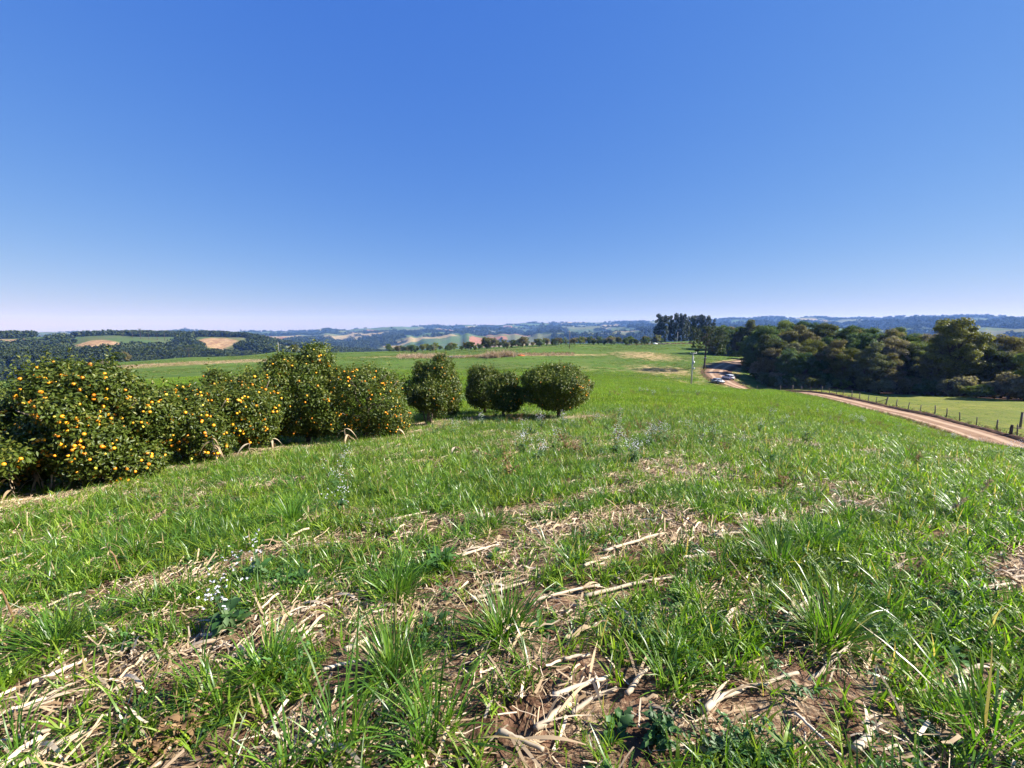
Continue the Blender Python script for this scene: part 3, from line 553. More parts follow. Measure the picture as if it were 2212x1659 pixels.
# litter
def stub_mesh(seed):
    q = np.random.default_rng(seed); b = MB(); L = q.uniform(.2, .5); t_ = np.linspace(0, 1, 9); b.tube(np.column_stack([t_ * L - L / 2, np.cumsum(q.normal(0, .004, 9)), np.full(9, .012)]), .008 * q.uniform(.8, 1.15, 9), 6, q.random()); return b.mesh('stub', M['stalk'])
g_lit = source('litter_source', [litter_mesh(48, .12) for _ in range(6)] + [stub_mesh(k) for k in range(4)])
x, y = wedge(.7, 15, 30); br = bare_rows(x, y); k = rng.random(len(x)) < np.clip(1.05 - 4 * (br - .3), .05, 1); x, y = x[k], y[k]
xs, ys = [x], [y]
for u, d, wx, wy in [(1205, 20.2, 2.8, 1.5), (1060, 21.5, 2.4, 1.1), (930, 19.6, 2.0, 1.1), (720, 15, 2.6, 1.1), (520, 12.6, 2.0, .8), (350, 10.5, 1.6, .8), (130, 8.7, 1.5, .9), (0, 7.8, 1.6, .9), (1260, 20, 1.8, 1.), (1000, 18.5, 1.6, .8)]:
    x0, y0, _ = ground_at(u, d); n = int(230 * wx); a = rng.normal(0, .6, n) * wx; b_ = rng.normal(0, .6, n) * wy; c, s2 = math.cos(.5), math.sin(.5); xs.append(x0 + a * c - b_ * s2); ys.append(y0 + a * s2 + b_ * c)
x = np.concatenate(xs); y = np.concatenate(ys); n = len(x); R_ = rots(n, .06); R_[:, 2] = .42 + rng.normal(0, .45, n)
scatter('straw_litter', 'pale chopped maize straw and leaf litter strewn over the soil', np.stack([x, y, gz(x, y) + .004], 1), R_, rng.uniform(.7, 1.4, n), np.where(rng.random(n) < .09, rng.integers(6, 10, n), rng.integers(0, 6, n)), g_lit)
# pale and brown weeds over the shoulder of the slope
def flower_herb(n, H):
    b = MB(); f = MB()
    for _ in range(n):
        a = rng.random() * 2 * PI; h = H * rng.uniform(.6, 1.1); t = np.linspace(0, 1, 6)[:, None]; P_ = np.array([math.cos(a) * .22 * rng.random(), math.sin(a) * .22 * rng.random(), h]) * t
        b.tube(P_, np.linspace(.004, .0015, 6), 3, .6, False); k = 8; tt = rng.uniform(0, .7, k); aa = rng.random(k) * 2 * PI; C_ = P_[0] + (P_[-1] - P_[0]) * tt[:, None]
        b.cards(C_, np.stack([np.cos(aa) * .4, np.sin(aa) * .4, np.ones(k)], 1), .12 * (1.1 - tt), .035, .2, None, 0, np.stack([np.cos(aa), np.sin(aa), np.full(k, .4)], 1))
        k = int(rng.integers(5, 12)); C_ = P_[-1] + rng.normal(0, 1, (k, 3)) * [.035, .035, .05]; C_ = np.repeat(C_, 4, 0); N_ = rng.normal(0, .5, (k * 4, 3)) + [0, 0, 1]; f.cards(C_, N_, .013, .011, .1)
    return b, f
def two(bf):
    b, f = bf; nq = sum(len(q) for q in b.Q); me = MB(); me.V = b.V + f.V; me.R = b.R + f.R; off = b.n
    Q = b.Q; T = b.T + [t + off for t in f.T]; ntb = sum(len(t) for t in b.T); ntf = sum(len(t) for t in f.T)
    return mesh_np('flowering', np.vstack(me.V), [np.vstack(Q), np.vstack(T)], [M['bluew'], M['petal']], True, {'rnd': ('FLOAT', np.concatenate(me.R))}, np.concatenate([np.zeros(nq + ntb), np.ones(ntf)]))
g_wd = source('weed_source', [herb(9, .42, .07, 'brownw', .18) for _ in range(3)] + [herb(8, .38, .08, 'bluew', .2) for _ in range(3)] + [two(flower_herb(7, .45)) for _ in range(3)] + [clump_mesh(40, .42, .008, .08, 'clump', 1.4) for _ in range(2)])
x, y = wedge(5.5, 60, 2.0, -30, 62); sh = fbm(x / 5, y / 5, 101, 3); uu = CX + FPX * x / y; rr = np.hypot(x, y)
k = rng.random(len(x)) < allow(x, y) * np.clip((sh - .44) * 6, 0.03, 1) * (uu > 900) * np.where(rr < 18, 1, .3); x, y = x[k], y[k]; n = len(x); p_ = rng.random(n)
idx = np.where(p_ < .3, rng.integers(0, 3, n), np.where(p_ < .55, rng.integers(3, 6, n), np.where(p_ < .68, rng.integers(6, 9, n), rng.integers(9, 11, n))))
scatter('tall_weeds', 'mixed brown and grey-green weeds on the shoulder of the slope', np.stack([x, y, gz(x, y)], 1), rots(n), rng.uniform(.6, 1.45, n), idx, g_wd)


g_mid = source('tussock_source', [sward(40, .5, .2, .02, 'midg') for _ in range(4)])
x, y = wedge(120, 345, .42, -56, 44); xp, yp = wedge(45, 130, 1.3, 28, 60); dp, sp_ = road_dist(xp, yp); kp = (sp_ > 0) & (dp > 6.5) & (dp < 70) & (fbm(xp / 4, yp / 4, 113, 3) > .5); PX_, PY_ = xp[kp], yp[kp]; d_, sd_ = road_dist(x, y); tn = fbm(x / 22, y / 22, 111, 4)
k = (rng.random(len(x)) < np.clip((tn - .36) * 3.2, .05, 1)) & (d_ > 6) & ((sd_ <= 0) | (d_ > 99)); x, y = x[k], y[k]; n = len(x)
scatter('pasture_tufts', 'short yellowish grass tufts on the fenced pasture', np.stack([PX_, PY_, gz(PX_, PY_) - .05], 1), rots(len(PX_)), rng.uniform(.35, .7, len(PX_)), rng.integers(0, 4, len(PX_)), g_mid)
scatter('field_tussocks', 'tufts of grass dotted over the wide middle field', np.stack([x, y, gz(x, y) - .05], 1), rots(n), rng.uniform(1.0, 2.4, n), rng.integers(0, 4, n), g_mid)
n = 2600; i_ = rng.integers(18, 190, n); side = np.where(rng.random(n) < .5, -1, 1); of = np.where(side < 0, rng.uniform(3.1, 5.2, n), rng.uniform(4.4, 7.6, n)) * side; x = ROAD[i_, 0] + RN[i_, 0] * of + rng.normal(0, .3, n); y = ROAD[i_, 1] + RN[i_, 1] * of + rng.normal(0, .3, n)
dd_, _s = road_dist(x, y); k = dd_ > 3.2; x, y = x[k], y[k]; n = len(x)
scatter('verge_weeds', 'rough brown and green weeds along both verges of the dirt road', np.stack([x, y, gz(x, y)], 1), rots(n), rng.uniform(.5, 1.4, n), np.where(rng.random(n) < .55, rng.integers(0, 3, n), rng.integers(9, 11, n)), g_wd)

# ------------------------------------------------------------------ trees
def sph(n):
    v = rng.normal(size=(n, 3)); return v / np.linalg.norm(v, axis=1)[:, None]
def lobe_surface(lobes, n, zmin=None, inset=.12):
    """points and normals on the outside of a bundle of ellipsoid lobes (cx,cy,cz,rx,ry,rz)"""
    L = np.array(lobes); w = (L[:, 3] * L[:, 5]); k = rng.choice(len(L), n * 3, p=w / w.sum()); d = sph(n * 3); P = L[k, :3] + d * L[k, 3:]
    N = d / L[k, 3:]; N /= np.linalg.norm(N, axis=1)[:, None]
    q = (((P[:, None] - L[None, :, :3]) / L[None, :, 3:]) ** 2).sum(-1); q[np.arange(len(P)), k] = 9
    ok = (q.min(1) > (1 - inset))
    if zmin is not None: ok &= P[:, 2] > zmin
    return P[ok][:n], N[ok][:n]
def citrus(R, H, n, seed, skirt=.25, leaf=.1, lumps=11, trunk_h=.5, flat=1.0):
    """crown and trunk meshes of an orange tree: a dome of leafy lobes reaching towards the ground"""
    global rng; rng = np.random.default_rng(seed); lobes = []; cz = (H + skirt) / 2; hz = (H - skirt) / 2
    lobes.append((0, 0, cz - hz * .06, R * (.72 if lumps < 18 else .86), R * (.72 if lumps < 18 else .86), hz * (.76 if lumps < 18 else .9)))
    for k in range(lumps):
        a = k * 2.4 + rng.normal(0, .3); e = -.75 + 1.7 * (k + .5) / lumps; c = math.sqrt(max(0, 1 - e * e)); s_ = rng.uniform(.34, .5)
        q_ = rng.uniform(.45, .9); s_ = rng.uniform(.2, .5); lobes.append((R * q_ * c * math.cos(a), R * q_ * c * math.sin(a), cz + hz * q_ * e, R * s_, R * s_, hz * s_ * 1.0))
    P, N = lobe_surface(lobes, n // 9, skirt * .7); m = len(P)
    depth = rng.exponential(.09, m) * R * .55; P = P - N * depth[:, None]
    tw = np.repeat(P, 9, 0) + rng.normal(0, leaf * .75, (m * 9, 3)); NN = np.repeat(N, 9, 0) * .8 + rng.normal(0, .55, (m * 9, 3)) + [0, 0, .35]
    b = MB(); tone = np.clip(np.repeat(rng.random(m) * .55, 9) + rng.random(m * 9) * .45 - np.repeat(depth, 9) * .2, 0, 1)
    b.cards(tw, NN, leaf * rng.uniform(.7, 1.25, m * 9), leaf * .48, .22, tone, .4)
    # young shoots sticking out of the top
    kk = 80; sp_, sn = lobe_surface(lobes, 400, H * .55); sp_, sn = sp_[:kk], sn[:kk]
    for p, q in zip(sp_, sn):
        L = rng.uniform(.12, .45); dr = q * .5 + np.array([0, 0, 1]); dr /= np.linalg.norm(dr); t = np.linspace(0, 1, 12)[:, None]; C_ = p + dr * L * t; b.cards(C_, sph(12) + [0, 0, .5], leaf * .9, leaf * .4, .2, rng.uniform(.5, 1, 12))
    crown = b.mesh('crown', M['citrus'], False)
    t = MB(); tr = .045 + .022 * R; top = np.array([rng.normal(0, .1), rng.normal(0, .1), cz]); tt = np.linspace(0, 1, 6)[:, None]; P_ = top * tt; P_[0, 2] = -.1; P_[:, :2] += rng.normal(0, .03, (6, 2)); t.tube(P_, tr * np.linspace(1.3, .7, 6), 8)
    for k in range(9):
        a = k * 2.4; s0 = P_[2 + k % 3]; e = np.array([R * .75 * math.cos(a), R * .75 * math.sin(a), cz + hz * rng.uniform(-.4, .7)]); q = s0 + (e - s0) * np.linspace(0, 1, 6)[:, None]; q[1:-1] += rng.normal(0, .06, (4, 3)); t.tube(q, tr * np.linspace(.55, .15, 6), 5)
    return crown, t.mesh('trunk', M['bark']), lobes
ico = MB()
def uvsphere(r, n=10, m=7):
    b = MB(); th = np.arange(n) * 2 * PI / n; ph = np.linspace(0, PI, m + 1)[1:-1]
    V = [np.array([[0, 0, r * .95]])] + [np.stack([r * np.sin(p) * np.cos(th), r * np.sin(p) * np.sin(th), np.full(n, r * .95 * math.cos(p))], 1) for p in ph] + [np.array([[0, 0, -r * .95]])]
    V = np.vstack(V); j = np.arange(n); j2 = (j + 1) % n; Q = []
    for i in range(len(ph) - 1): Q.append(np.stack([1 + i * n + j, 1 + (i + 1) * n + j, 1 + (i + 1) * n + j2, 1 + i * n + j2], 1))
    T = np.vstack([np.stack([np.zeros(n, int), 1 + j, 1 + j2], 1), np.stack([np.full(n, len(V) - 1), 1 + (len(ph) - 1) * n + j2, 1 + (len(ph) - 1) * n + j], 1)])
    return b.add(V, np.vstack(Q), T)
orange_me = uvsphere(.038).mesh('orange', M['orange'])
CIT = [ # u, distance, radius, leaves, oranges, foot of the crown, label
    (-190, 7.6, 1.7, 18000, 60, .1, 'orange tree cut by the left edge of the picture, nearest the camera'),
    (30, 9.7, 1.0, 16000, 90, .1, 'low rounded orange tree at the left edge beside the pale-topped one'),
    (215, 9.8, 1.45, 30000, 190, .1, 'big fruit-laden orange tree with a pale leafy top, third from the left'),
    (400, 11.7, 1.75, 26000, 130, .1, 'low wide orange tree between the pale-topped one and the taller dark ones'),
    (530, 13.4, 1.3, 20000, 120, .1, 'narrow fruit-laden orange tree just left of the tallest orange tree'),
    (598, 15.2, 1.25, 15000, 40, .1, 'half hidden orange tree closing the gap left of the tallest one'),
    (665, 15.6, 1.55, 24000, 50, .1, 'tallest dark orange tree, left half of the broad crown in mid row'),
    (790, 16.2, 1.8, 26000, 130, .1, 'broad orange tree with twiggy brown top and fruit on its right side'),
    (940, 21.5, 1.4, 17000, 90, .15, 'round-topped orange tree standing behind the small multi-stemmed one'),
    (926, 19.4, .85, 9000, 22, .6, 'small sparse orange tree on several thin bare stems, front of the row'),
    (1047, 24.0, 1.35, 15000, 8, .15, 'dark orange tree almost without fruit, behind the short trunked one'),
    (1090, 21.5, .9, 12000, 55, .3, 'small orange tree on a thin trunk left of the rightmost tree'),
    (1206, 21.0, 1.75, 27000, 60, .44, 'rightmost orange tree, dark round crown on one straight trunk')]
VT = [930, 868, 794, 816, 788, 782, 748, 768, 764, 822, 788, 806, 782]
for k, (u, d, R, n, no, lift, lab) in enumerate(CIT):
    x, y, z = ground_at(u, d); H = unproj(u, VT[k], d)[2] - z
    t = thing('orange_tree', lab, 'orange tree', (x, y, z), 0, 1, 'orange trees along the field edge')
    cr, tr, lobes = citrus(R, H, n, 300 + k, lift, .1 if d < 18 else .11, 14 if k != 12 else 18)
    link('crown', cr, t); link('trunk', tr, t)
    if k == 9:
        for q in range(3):
            sb = MB(); a = q * 2.1 + 1; tt = np.linspace(0, 1, 5)[:, None]; sb.tube(np.array([.35 * math.cos(a), .35 * math.sin(a), 1.2]) * tt + rng.normal(0, .03, (5, 3)) + [0.1 * math.cos(a), .1 * math.sin(a), -.03], np.linspace(.04, .025, 5), 6); link('stem', sb.mesh('stem', M['bark']), t)
    Pf, Nf = lobe_surface(lobes, int(no * 1.6) * 6, lift + .1); no = int(no * (1.6 if k < 8 else 1.0)); face = Nf @ np.array([0.5 if k == 12 else .25, -.8, .1]) + rng.normal(0, .35, len(Pf)); o_ = np.argsort(-face)[:int(no * 1.25)]; o_ = rng.permutation(o_)[:no]
    i_ = 0
    while i_ < len(o_):                                   # fruit hangs singly and in small bunches
        m_ = min(int(rng.choice([1, 1, 1, 1, 2])), len(o_) - i_)
        for q in range(m_):
            p = Pf[o_[i_]] + Nf[o_[i_]] * rng.uniform(-.05, .06) + (rng.normal(0, .055, 3) if q else 0) - [0, 0, .03]
            link('orange', orange_me, t, tuple(p), float(rng.random() * 6), float(rng.uniform(.72, 1.12)) * (.86 if k > 6 else 1)); 
        i_ += m_

def broadleaf(seed, H, R, n, leaf, trunk=.35, m='forest', lumps=26, base=.22, top=1.0, barkm='dbark'):
    """forest tree: trunk with limbs, crown of many leafy clumps"""
    global rng; rng = np.random.default_rng(seed); lobes = []; z0 = H * base; cz = (H + z0) / 2; hz = (H - z0) / 2
    for k in range(lumps):
        d = sph(1)[0]; d[2] = d[2] * .9 + .1; q = rng.uniform(.35, .88); s_ = rng.uniform(.13, .3)
        sc_ = R * (1 - .25 * max(0, d[2]) * top)
        lobes.append((sc_ * q * d[0], sc_ * q * d[1], cz + hz * q * d[2] * 1.05, R * s_, R * s_, R * s_ * .62))
    P, N = lobe_surface(lobes, n, None, .35); k = len(P); P = P - N * (rng.exponential(.06, k) * R)[:, None] + rng.normal(0, leaf * .35, (k, 3))
    b = MB(); b.cards(P, N + rng.normal(0, .45, (k, 3)) + [0, 0, .25], leaf * rng.uniform(.6, 1.35, k), leaf * .7, .2, np.clip(rng.random(k) * .7 + .3 * rng.random(k), 0, 1))
    t = MB(); tt = np.linspace(0, 1, 7)[:, None]; P_ = np.array([rng.normal(0, .5), rng.normal(0, .5), H * .75]) * tt; P_[0, 2] = -.6; P_[1:, :2] += rng.normal(0, .12, (6, 2)); t.tube(P_, trunk * np.linspace(1.15, .3, 7), 7)
    for l in lobes[::2]:
        i_ = int(rng.integers(2, 5)); q = P_[i_] + (np.array(l[:3]) - P_[i_]) * np.linspace(0, 1, 5)[:, None]; q[1:-1] += rng.normal(0, .15, (3, 3)); t.tube(q, trunk * np.linspace(.45, .1, 5), 5)
    return b.mesh('crown', M[m], False), t.mesh('trunk', M[barkm])
FV = [broadleaf(500 + k, 15, rng.uniform(4.2, 5.6), 15000, .38, .32, lumps=int(rng.integers(58, 84)), base=rng.uniform(.0, .14)) for k in range(9)]
SV = [broadleaf(540 + k, 9, rng.uniform(3.2, 4.2), 2600, .62, .25, lumps=34, base=.06) for k in range(4)]
PV = [broadleaf(560 + k, 6, rng.uniform(3.0, 3.8), 3000, .42, .16, 'pale', 20, .02, 1, 'bark') for k in range(3)]
def tree(name, var, loc, sc, label, group=None, cat='tree', tilt=0):
    t = thing(name, label, cat, loc, (0, 0, float(rng.random() * 6.28)), sc, group); link('trunk', var[1], t); link('crown', var[0], t); return t
rng = np.random.default_rng(77)
# forest to the right of the road
EDGE = [(1600, 172), (1622, 150), (1650, 134), (1690, 127), (1740, 123), (1800, 119), (1860, 114), (1950, 108), (2050, 102), (2150, 96), (2250, 91), (2350, 88), (2480, 86)]
eu = np.array([e[0] for e in EDGE]); ed = np.array([e[1] for e in EDGE])
ORD = ['first', 'second', 'third', 'fourth', 'fifth', 'sixth', 'seventh', 'eighth', 'ninth', 'tenth', 'eleventh', 'twelfth', 'thirteenth', 'fourteenth', 'fifteenth', 'sixteenth', 'seventeenth', 'eighteenth', 'nineteenth', 'twentieth',
       'twenty-first', 'twenty-second', 'twenty-third', 'twenty-fourth', 'twenty-fifth', 'twenty-sixth', 'twenty-seventh', 'twenty-eighth', 'twenty-ninth', 'thirtieth', 'thirty-first', 'thirty-second', 'thirty-third', 'thirty-fourth', 'thirty-fifth', 'thirty-sixth']
for row, (off, step, hs) in enumerate([(3, 6.0, (.72, 1.0)), (9, 7.0, (.92, 1.14)), (18, 8.5, (1., 1.24)), (30, 10, (1.04, 1.28)), (48, 12, (1.1, 1.35)), (72, 14, (1.2, 1.45))]):
    u = 1592.0 + row * 6; c_ = 0
    while u < 2460:
        d = float(np.interp(u, eu, ed)) + off + rng.normal(0, 2.0); x, y, z = ground_at(u + rng.normal(0, 6), d); rdd = float(road_dist(np.array([x]), np.array([y]))[0][0])
        if rdd > 6.2:
            s = float(rng.uniform(*hs)); v = FV[int(rng.integers(0, 9))]
            lab = ORD[c_] + ' tree from the left in the front row of the dark forest' if row == 0 else (ORD[c_] + ' tree from the left in the %s row of the dark forest' % ('second' if row == 1 else 'third') if row < 3 else 'forest tree deep in the wood with only its top showing')
            tree('forest_tree', v, (x, y, z - .2), (s * rng.uniform(.9, 1.2), s * rng.uniform(.9, 1.2), s), lab, 'forest front row' if row == 0 else ('forest second rows' if row < 3 else 'forest interior')); c_ += 1
        u += step * FPX / d * rng.uniform(.8, 1.2)
u = 1615.0; c_ = 0
while u < 2470:                                        # dense undergrowth closing the foot of the wood
    d = float(np.interp(u, eu, ed)) - 1 + rng.normal(0, 1.2); x, y, z = ground_at(u, d)
    if float(road_dist(np.array([x]), np.array([y]))[0][0]) > 5.5: tree('undergrowth_shrub', SV[int(rng.integers(0, 4))], (x, y, z - .3), (.75, .75, float(rng.uniform(.4, .8))), ORD[c_] + ' dark shrub from the left in undergrowth at the forest foot', 'undergrowth of the forest edge', 'shrub'); c_ += 1
    u += 3.6 * FPX / d * rng.uniform(.8, 1.2)
for u in np.arange(1640, 2470, 26):                    # and the gaps between the trunks behind it
    d = float(np.interp(u, eu, ed)) + rng.uniform(7, 14); x, y, z = ground_at(u, d); tree('undergrowth_shrub', SV[int(rng.integers(0, 4))], (x, y, z - .3), (.9, .9, float(rng.uniform(.5, .75))), 'shrub in the deep shade between the trunks of the forest', 'shaded undergrowth', 'shrub')
yv = broadleaf(590, 17.5, 5.6, 19000, .38, .4, 'yellowf', 70, .12, .6)
x, y, z = ground_at(2052, 104); tree('forest_tree', yv, (x, y, z - .2), 1.17, 'tallest forest tree with sunlit yellow-green crown at the right', None)
rng = np.random.default_rng(78)
# undergrowth at the foot of the forest
for k, u in enumerate([1612, 1622, 1632, 1645, 1658, 1672, 1686, 1700, 1716, 1732, 1750, 1768, 1790]):
    d = float(np.interp(u, eu, ed)) - 4.5 + rng.normal(0, 1); x, y, z = ground_at(u, d)
    if float(road_dist(np.array([x]), np.array([y]))[0][0]) > 5.2: tree('roadside_shrub', PV[k % 3] if k % 3 == 0 else SV[k % 4], (x, y, z - .1), float(rng.uniform(.3, .5)), ORD[k] + ' low roadside shrub from the left between dirt road and forest', 'roadside shrubs', 'shrub')
# tree line behind the middle field
ct = {}
for k in range(88):
    u = 840 + 590 * (k + rng.uniform(-.4, .4)) / 88; u += 5 * math.sin(k * 1.1); d = 345 + rng.normal(0, 12); s = rng.uniform(.5, .95)
    if 1035 < u < 1075 or 1115 < u < 1150: s *= 1.25
    x, y, z = ground_at(u, d); pale_ = k % 4 == 1
    kd = 'pale grey-green' if pale_ else ('taller dark' if s > .74 else 'dark'); ct[kd] = ct.get(kd, 0) + 1
    tree('field_edge_tree', PV[k % 3] if pale_ else SV[k % 4], (x, y, z - .3), float(s * (1.15 if pale_ else 1)), ORD[ct[kd] - 1] + ' %s tree from the left in the tree line beyond the field' % kd, 'far tree line')
for k, (u, d, s) in enumerate([(205, 300, .75), (222, 305, .9), (240, 300, .8), (258, 298, 1.05), (272, 302, .95)]):
    x, y, z = ground_at(u, d); tree('grove_tree', SV[k % 4], (x, y, z - .2), s, ORD[k] + ' tree from the left in the small grove on the left field', 'grove on the left field')
for k, (u, d, s, lab) in enumerate([(515, 395, .75, 'lone round tree on the crest of the left green field'), (636, 300, .9, 'dark tree showing above the tallest orange tree'), (360, 352, .6, 'dark shrub left of the lone umbrella-shaped tree')]):
    x, y, z = ground_at(u, d); tree('field_tree', SV[k % 4], (x, y, z - .2), s, lab)
for k, (u, d, s) in enumerate([(28, 84, .42), (50, 92, .4), (75, 98, .42), (100, 108, .42), (130, 125, .45), (330, 345, .6), (380, 342, .55)]):
    x, y, z = ground_at(u, d); tree('silvery_shrub', PV[k % 3], (x, y, z - .2), s, ('%s silvery shrub left of the lone umbrella-shaped tree' % ('farther' if k == 5 else 'nearer')) if d > 300 else ORD[k] + ' silvery leaved shrub from the left along the left field edge', 'shrubs by the umbrella tree' if d > 300 else 'silvery shrubs on the left', 'shrub')
for k, (u, d, s) in enumerate([(-25, 52, .5), (8, 60, .48), (-70, 48, .5)]):
    x, y, z = ground_at(u, d); tree('brown_shrub', SV[k % 4], (x, y, z - .2), s, 'dull brown shrub behind the orange trees, ' + ['cut by the left edge', 'just inside the left edge', 'outside the left edge'][k], 'brown shrubs on the left', 'shrub')

# eucalyptus stand
def eucalypt(seed, H):
    global rng; rng = np.random.default_rng(seed); lobes = []; t = MB(); tt = np.linspace(0, 1, 8)[:, None]; P_ = np.array([rng.normal(0, .5), rng.normal(0, .5), H * .95]) * tt; P_[0, 2] = -.5; t.tube(P_, np.linspace(.32, .06, 8), 6)
    for k in range(36):
        f = rng.uniform(.07, 1); R = 3.0 * (1.15 - .75 * abs(f - .55)); a = rng.random() * 6.28; q = R * rng.uniform(.2, .75); s_ = rng.uniform(.7, 1.25); lobes.append((q * math.cos(a), q * math.sin(a), H * f, s_, s_, s_ * 1.3))
        e = np.array(lobes[-1][:3]); b0 = np.array([0, 0, max(1, e[2] - 2)]); t.tube(b0 + (e - b0) * np.linspace(0, 1, 4)[:, None], np.linspace(.09, .03, 4), 4)
    P, N = lobe_surface(lobes, 3800, None, .4); b = MB(); b.cards(P, N + rng.normal(0, .5, P.shape), .75 * rng.uniform(.6, 1.3, len(P)), .42, .2, None, .6); return b.mesh('crown', M['euc'], False), t.mesh('trunk', M['bark'])
EV = [eucalypt(600 + k, 24) for k in range(4)]
rng = np.random.default_rng(79)
for k, (u, d, s) in enumerate([(1420, 375, 1.05), (1427, 380, .95), (1437, 372, .98), (1447, 378, 1.02), (1457, 374, 1.05), (1466, 380, 1.03), (1474, 374, 1.0), (1483, 378, .97), (1492, 386, .98), (1500, 390, 1.0), (1509, 386, 1.03), (1517, 384, 1.05), (1526, 380, 1.0), (1538, 376, .85), (1415, 372, .6)]):
    x, y, z = ground_at(u, d); tree('eucalyptus', EV[k % 4], (x, y, z - .3), s, ('short eucalyptus at the left foot of the stand on the far crest' if k == 14 else ORD[k] + ' tall eucalyptus from the left in the stand on the far crest'), 'eucalyptus stand')
for k in range(24):
    u = 1532 + 92 * (k % 12 + rng.uniform(-.3, .3)) / 12; x, y, z = ground_at(u, (228 if k < 12 else 265) + rng.normal(0, 9))
    if float(road_dist(np.array([x]), np.array([y]))[0][0]) > 7: tree('forest_tree', FV[k % 9], (x, y, z - .3), float(rng.uniform(.9, 1.2)), ('%s tree from the left in the dark belt behind the tall araucaria' % ORD[k]) if k < 12 else 'tree in the second row of the belt behind the tall araucaria', 'belt left of the forest')

for k in range(15):
    u = 1536 + 5.6 * k; x, y, z = ground_at(u, 222 + rng.normal(0, 3))
    if float(road_dist(np.array([x]), np.array([y]))[0][0]) > 6: tree('undergrowth_shrub', SV[k % 4], (x, y, z - .3), (.6, .6, float(rng.uniform(.35, .6))), ORD[k] + ' shrub from the left at the foot of the belt behind the araucaria', 'undergrowth of the belt', 'shrub')
# araucarias
def araucaria(seed, H, whorls, R, z0=.45, nd=1.0):
    """straight trunk, whorls of long up-curved branches carrying needle tufts at their ends"""
    global rng; rng = np.random.default_rng(seed); t = MB(); br = MB(); f = MB(); tt = np.linspace(0, 1, 8)[:, None]; P_ = np.array([.35, 0, H]) * tt; P_[0, 2] = -.5; t.tube(P_, H * .021 * np.linspace(1.2, .5, 8), 9)
    for w_ in range(whorls):
        f0 = z0 + (1 - z0) * (w_ / max(1, whorls - 1)) ** .9 * .97; nb = 7 if w_ else 4
        L = R * (.75 + .35 * math.sin(PI * min(1, (w_ + 1.2) / whorls))) * (1 if w_ else .95)
        if w_ == whorls - 1: L *= .5
        for k in range(nb):
            a = 2 * PI * (k + rng.uniform(-.25, .25)) / nb + w_ * .9; l = L * rng.uniform(.8, 1.1); s = np.linspace(0, 1, 6); o = np.array([.35 * f0, 0, H * f0]); d = np.array([math.cos(a), math.sin(a), 0])
            q = o + d * (l * s)[:, None]; q[:, 2] += l * (-.12 * np.sin(PI * s) + .28 * s ** 3); br.tube(q, H * .004 * np.linspace(1.3, .7, 6), 5, .3, False)
            for j in range(7):
                s1 = .55 + .47 * (j / 6) if w_ < whorls - 1 else .2 + .8 * j / 6; c = o + d * l * min(s1, 1.02); c = c + np.array([0, 0, l * (-.12 * math.sin(PI * min(s1, 1)) + .28 * s1 ** 3) + .1]) + rng.normal(0, .14, 3) * l * .8 * [1, 1, .35]
                m_ = int(34 * nd); dd = sph(m_); dd[:, 2] = abs(dd[:, 2]) * .9 - .15; f.cards(c + dd * H * .022 * rng.uniform(.3, 1, (m_, 1)), sph(m_) + dd, H * .028 * rng.uniform(.7, 1.2, m_), H * .012, .1, None, 0, dd)
    return t.mesh('trunk', M['dbark']), br.mesh('branch', M['dbark']), f.mesh('foliage', M['arau'], False)
def put_arau(v, loc, lab, rz=0, sc=1, group=None):
    t = thing('araucaria', lab, 'tree', loc, rz, sc, group); link('trunk', v[0], t); link('branches', v[1], t); cr = link('crown', v[2], t); return t
x, y, z = ground_at(1521, 152)
ar = araucaria(700, 14.6, 6, 5.9, .54); big = put_arau(ar, (x, y, z - .1), 'tall araucaria with tiered branches and white board on its trunk beside the road')
b = MB(); b.box((.0, -.38, 4.2), (1.0, .04, .22)); link('sign_board', b.mesh('sign_board', M['white'], False), big)
b = MB(); o0 = np.array([.2, 0, 7.2])                              # one low lone branch on the left with two tufts
low = MB(); lf = MB(); s = np.linspace(0, 1, 6)
for a, l, h in ((PI * 1.02, 3.7, 7.0), (PI * .93, 4.6, 8.4), (-.1, 5.2, 8.6), (.15, 5.6, 7.4)):
    d = np.array([math.cos(a), math.sin(a), 0]); o0 = np.array([.15, 0, h]); q = o0 + d * (l * s)[:, None]; q[:, 2] -= l * .14 * np.sin(PI * s * .8); low.tube(q, np.linspace(.07, .03, 6), 5)
    for e in (q[-1], q[-2] if h < 7.3 else q[-1] + [.5, .2, .3], q[-1] - d * .9):
        dd = sph(60); lf.cards(e + dd * .45 * rng.uniform(.3, 1, (60, 1)), dd, .45, .2, .1, None, 0, dd)
link('branch', low.mesh('branch', M['dbark']), big); link('branch_tuft', lf.mesh('branch_tuft', M['arau'], False), big)
av = araucaria(710, 12.5, 3, 7.4, .72, 1.3); x, y, z = ground_at(409, 352); put_arau(av, (x, y, z - .2), 'lone flat-topped umbrella-shaped araucaria on the left field')
av2 = araucaria(711, 14, 2, 5, .8, .8)
for k, u in enumerate([262, 283, 300, 318, 336, 352]):
    az_ = math.atan((u - CX) / FPX * cp); rq = 1150; x, y = rq * math.sin(az_), rq * math.cos(az_); put_arau(av2, (x, y, gz1(x, y) - .5), ORD[k] + ' tiny araucaria from the left on the skyline of the left hill', k * 1.1, 1.0 + .2 * (k % 3), 'skyline araucarias')

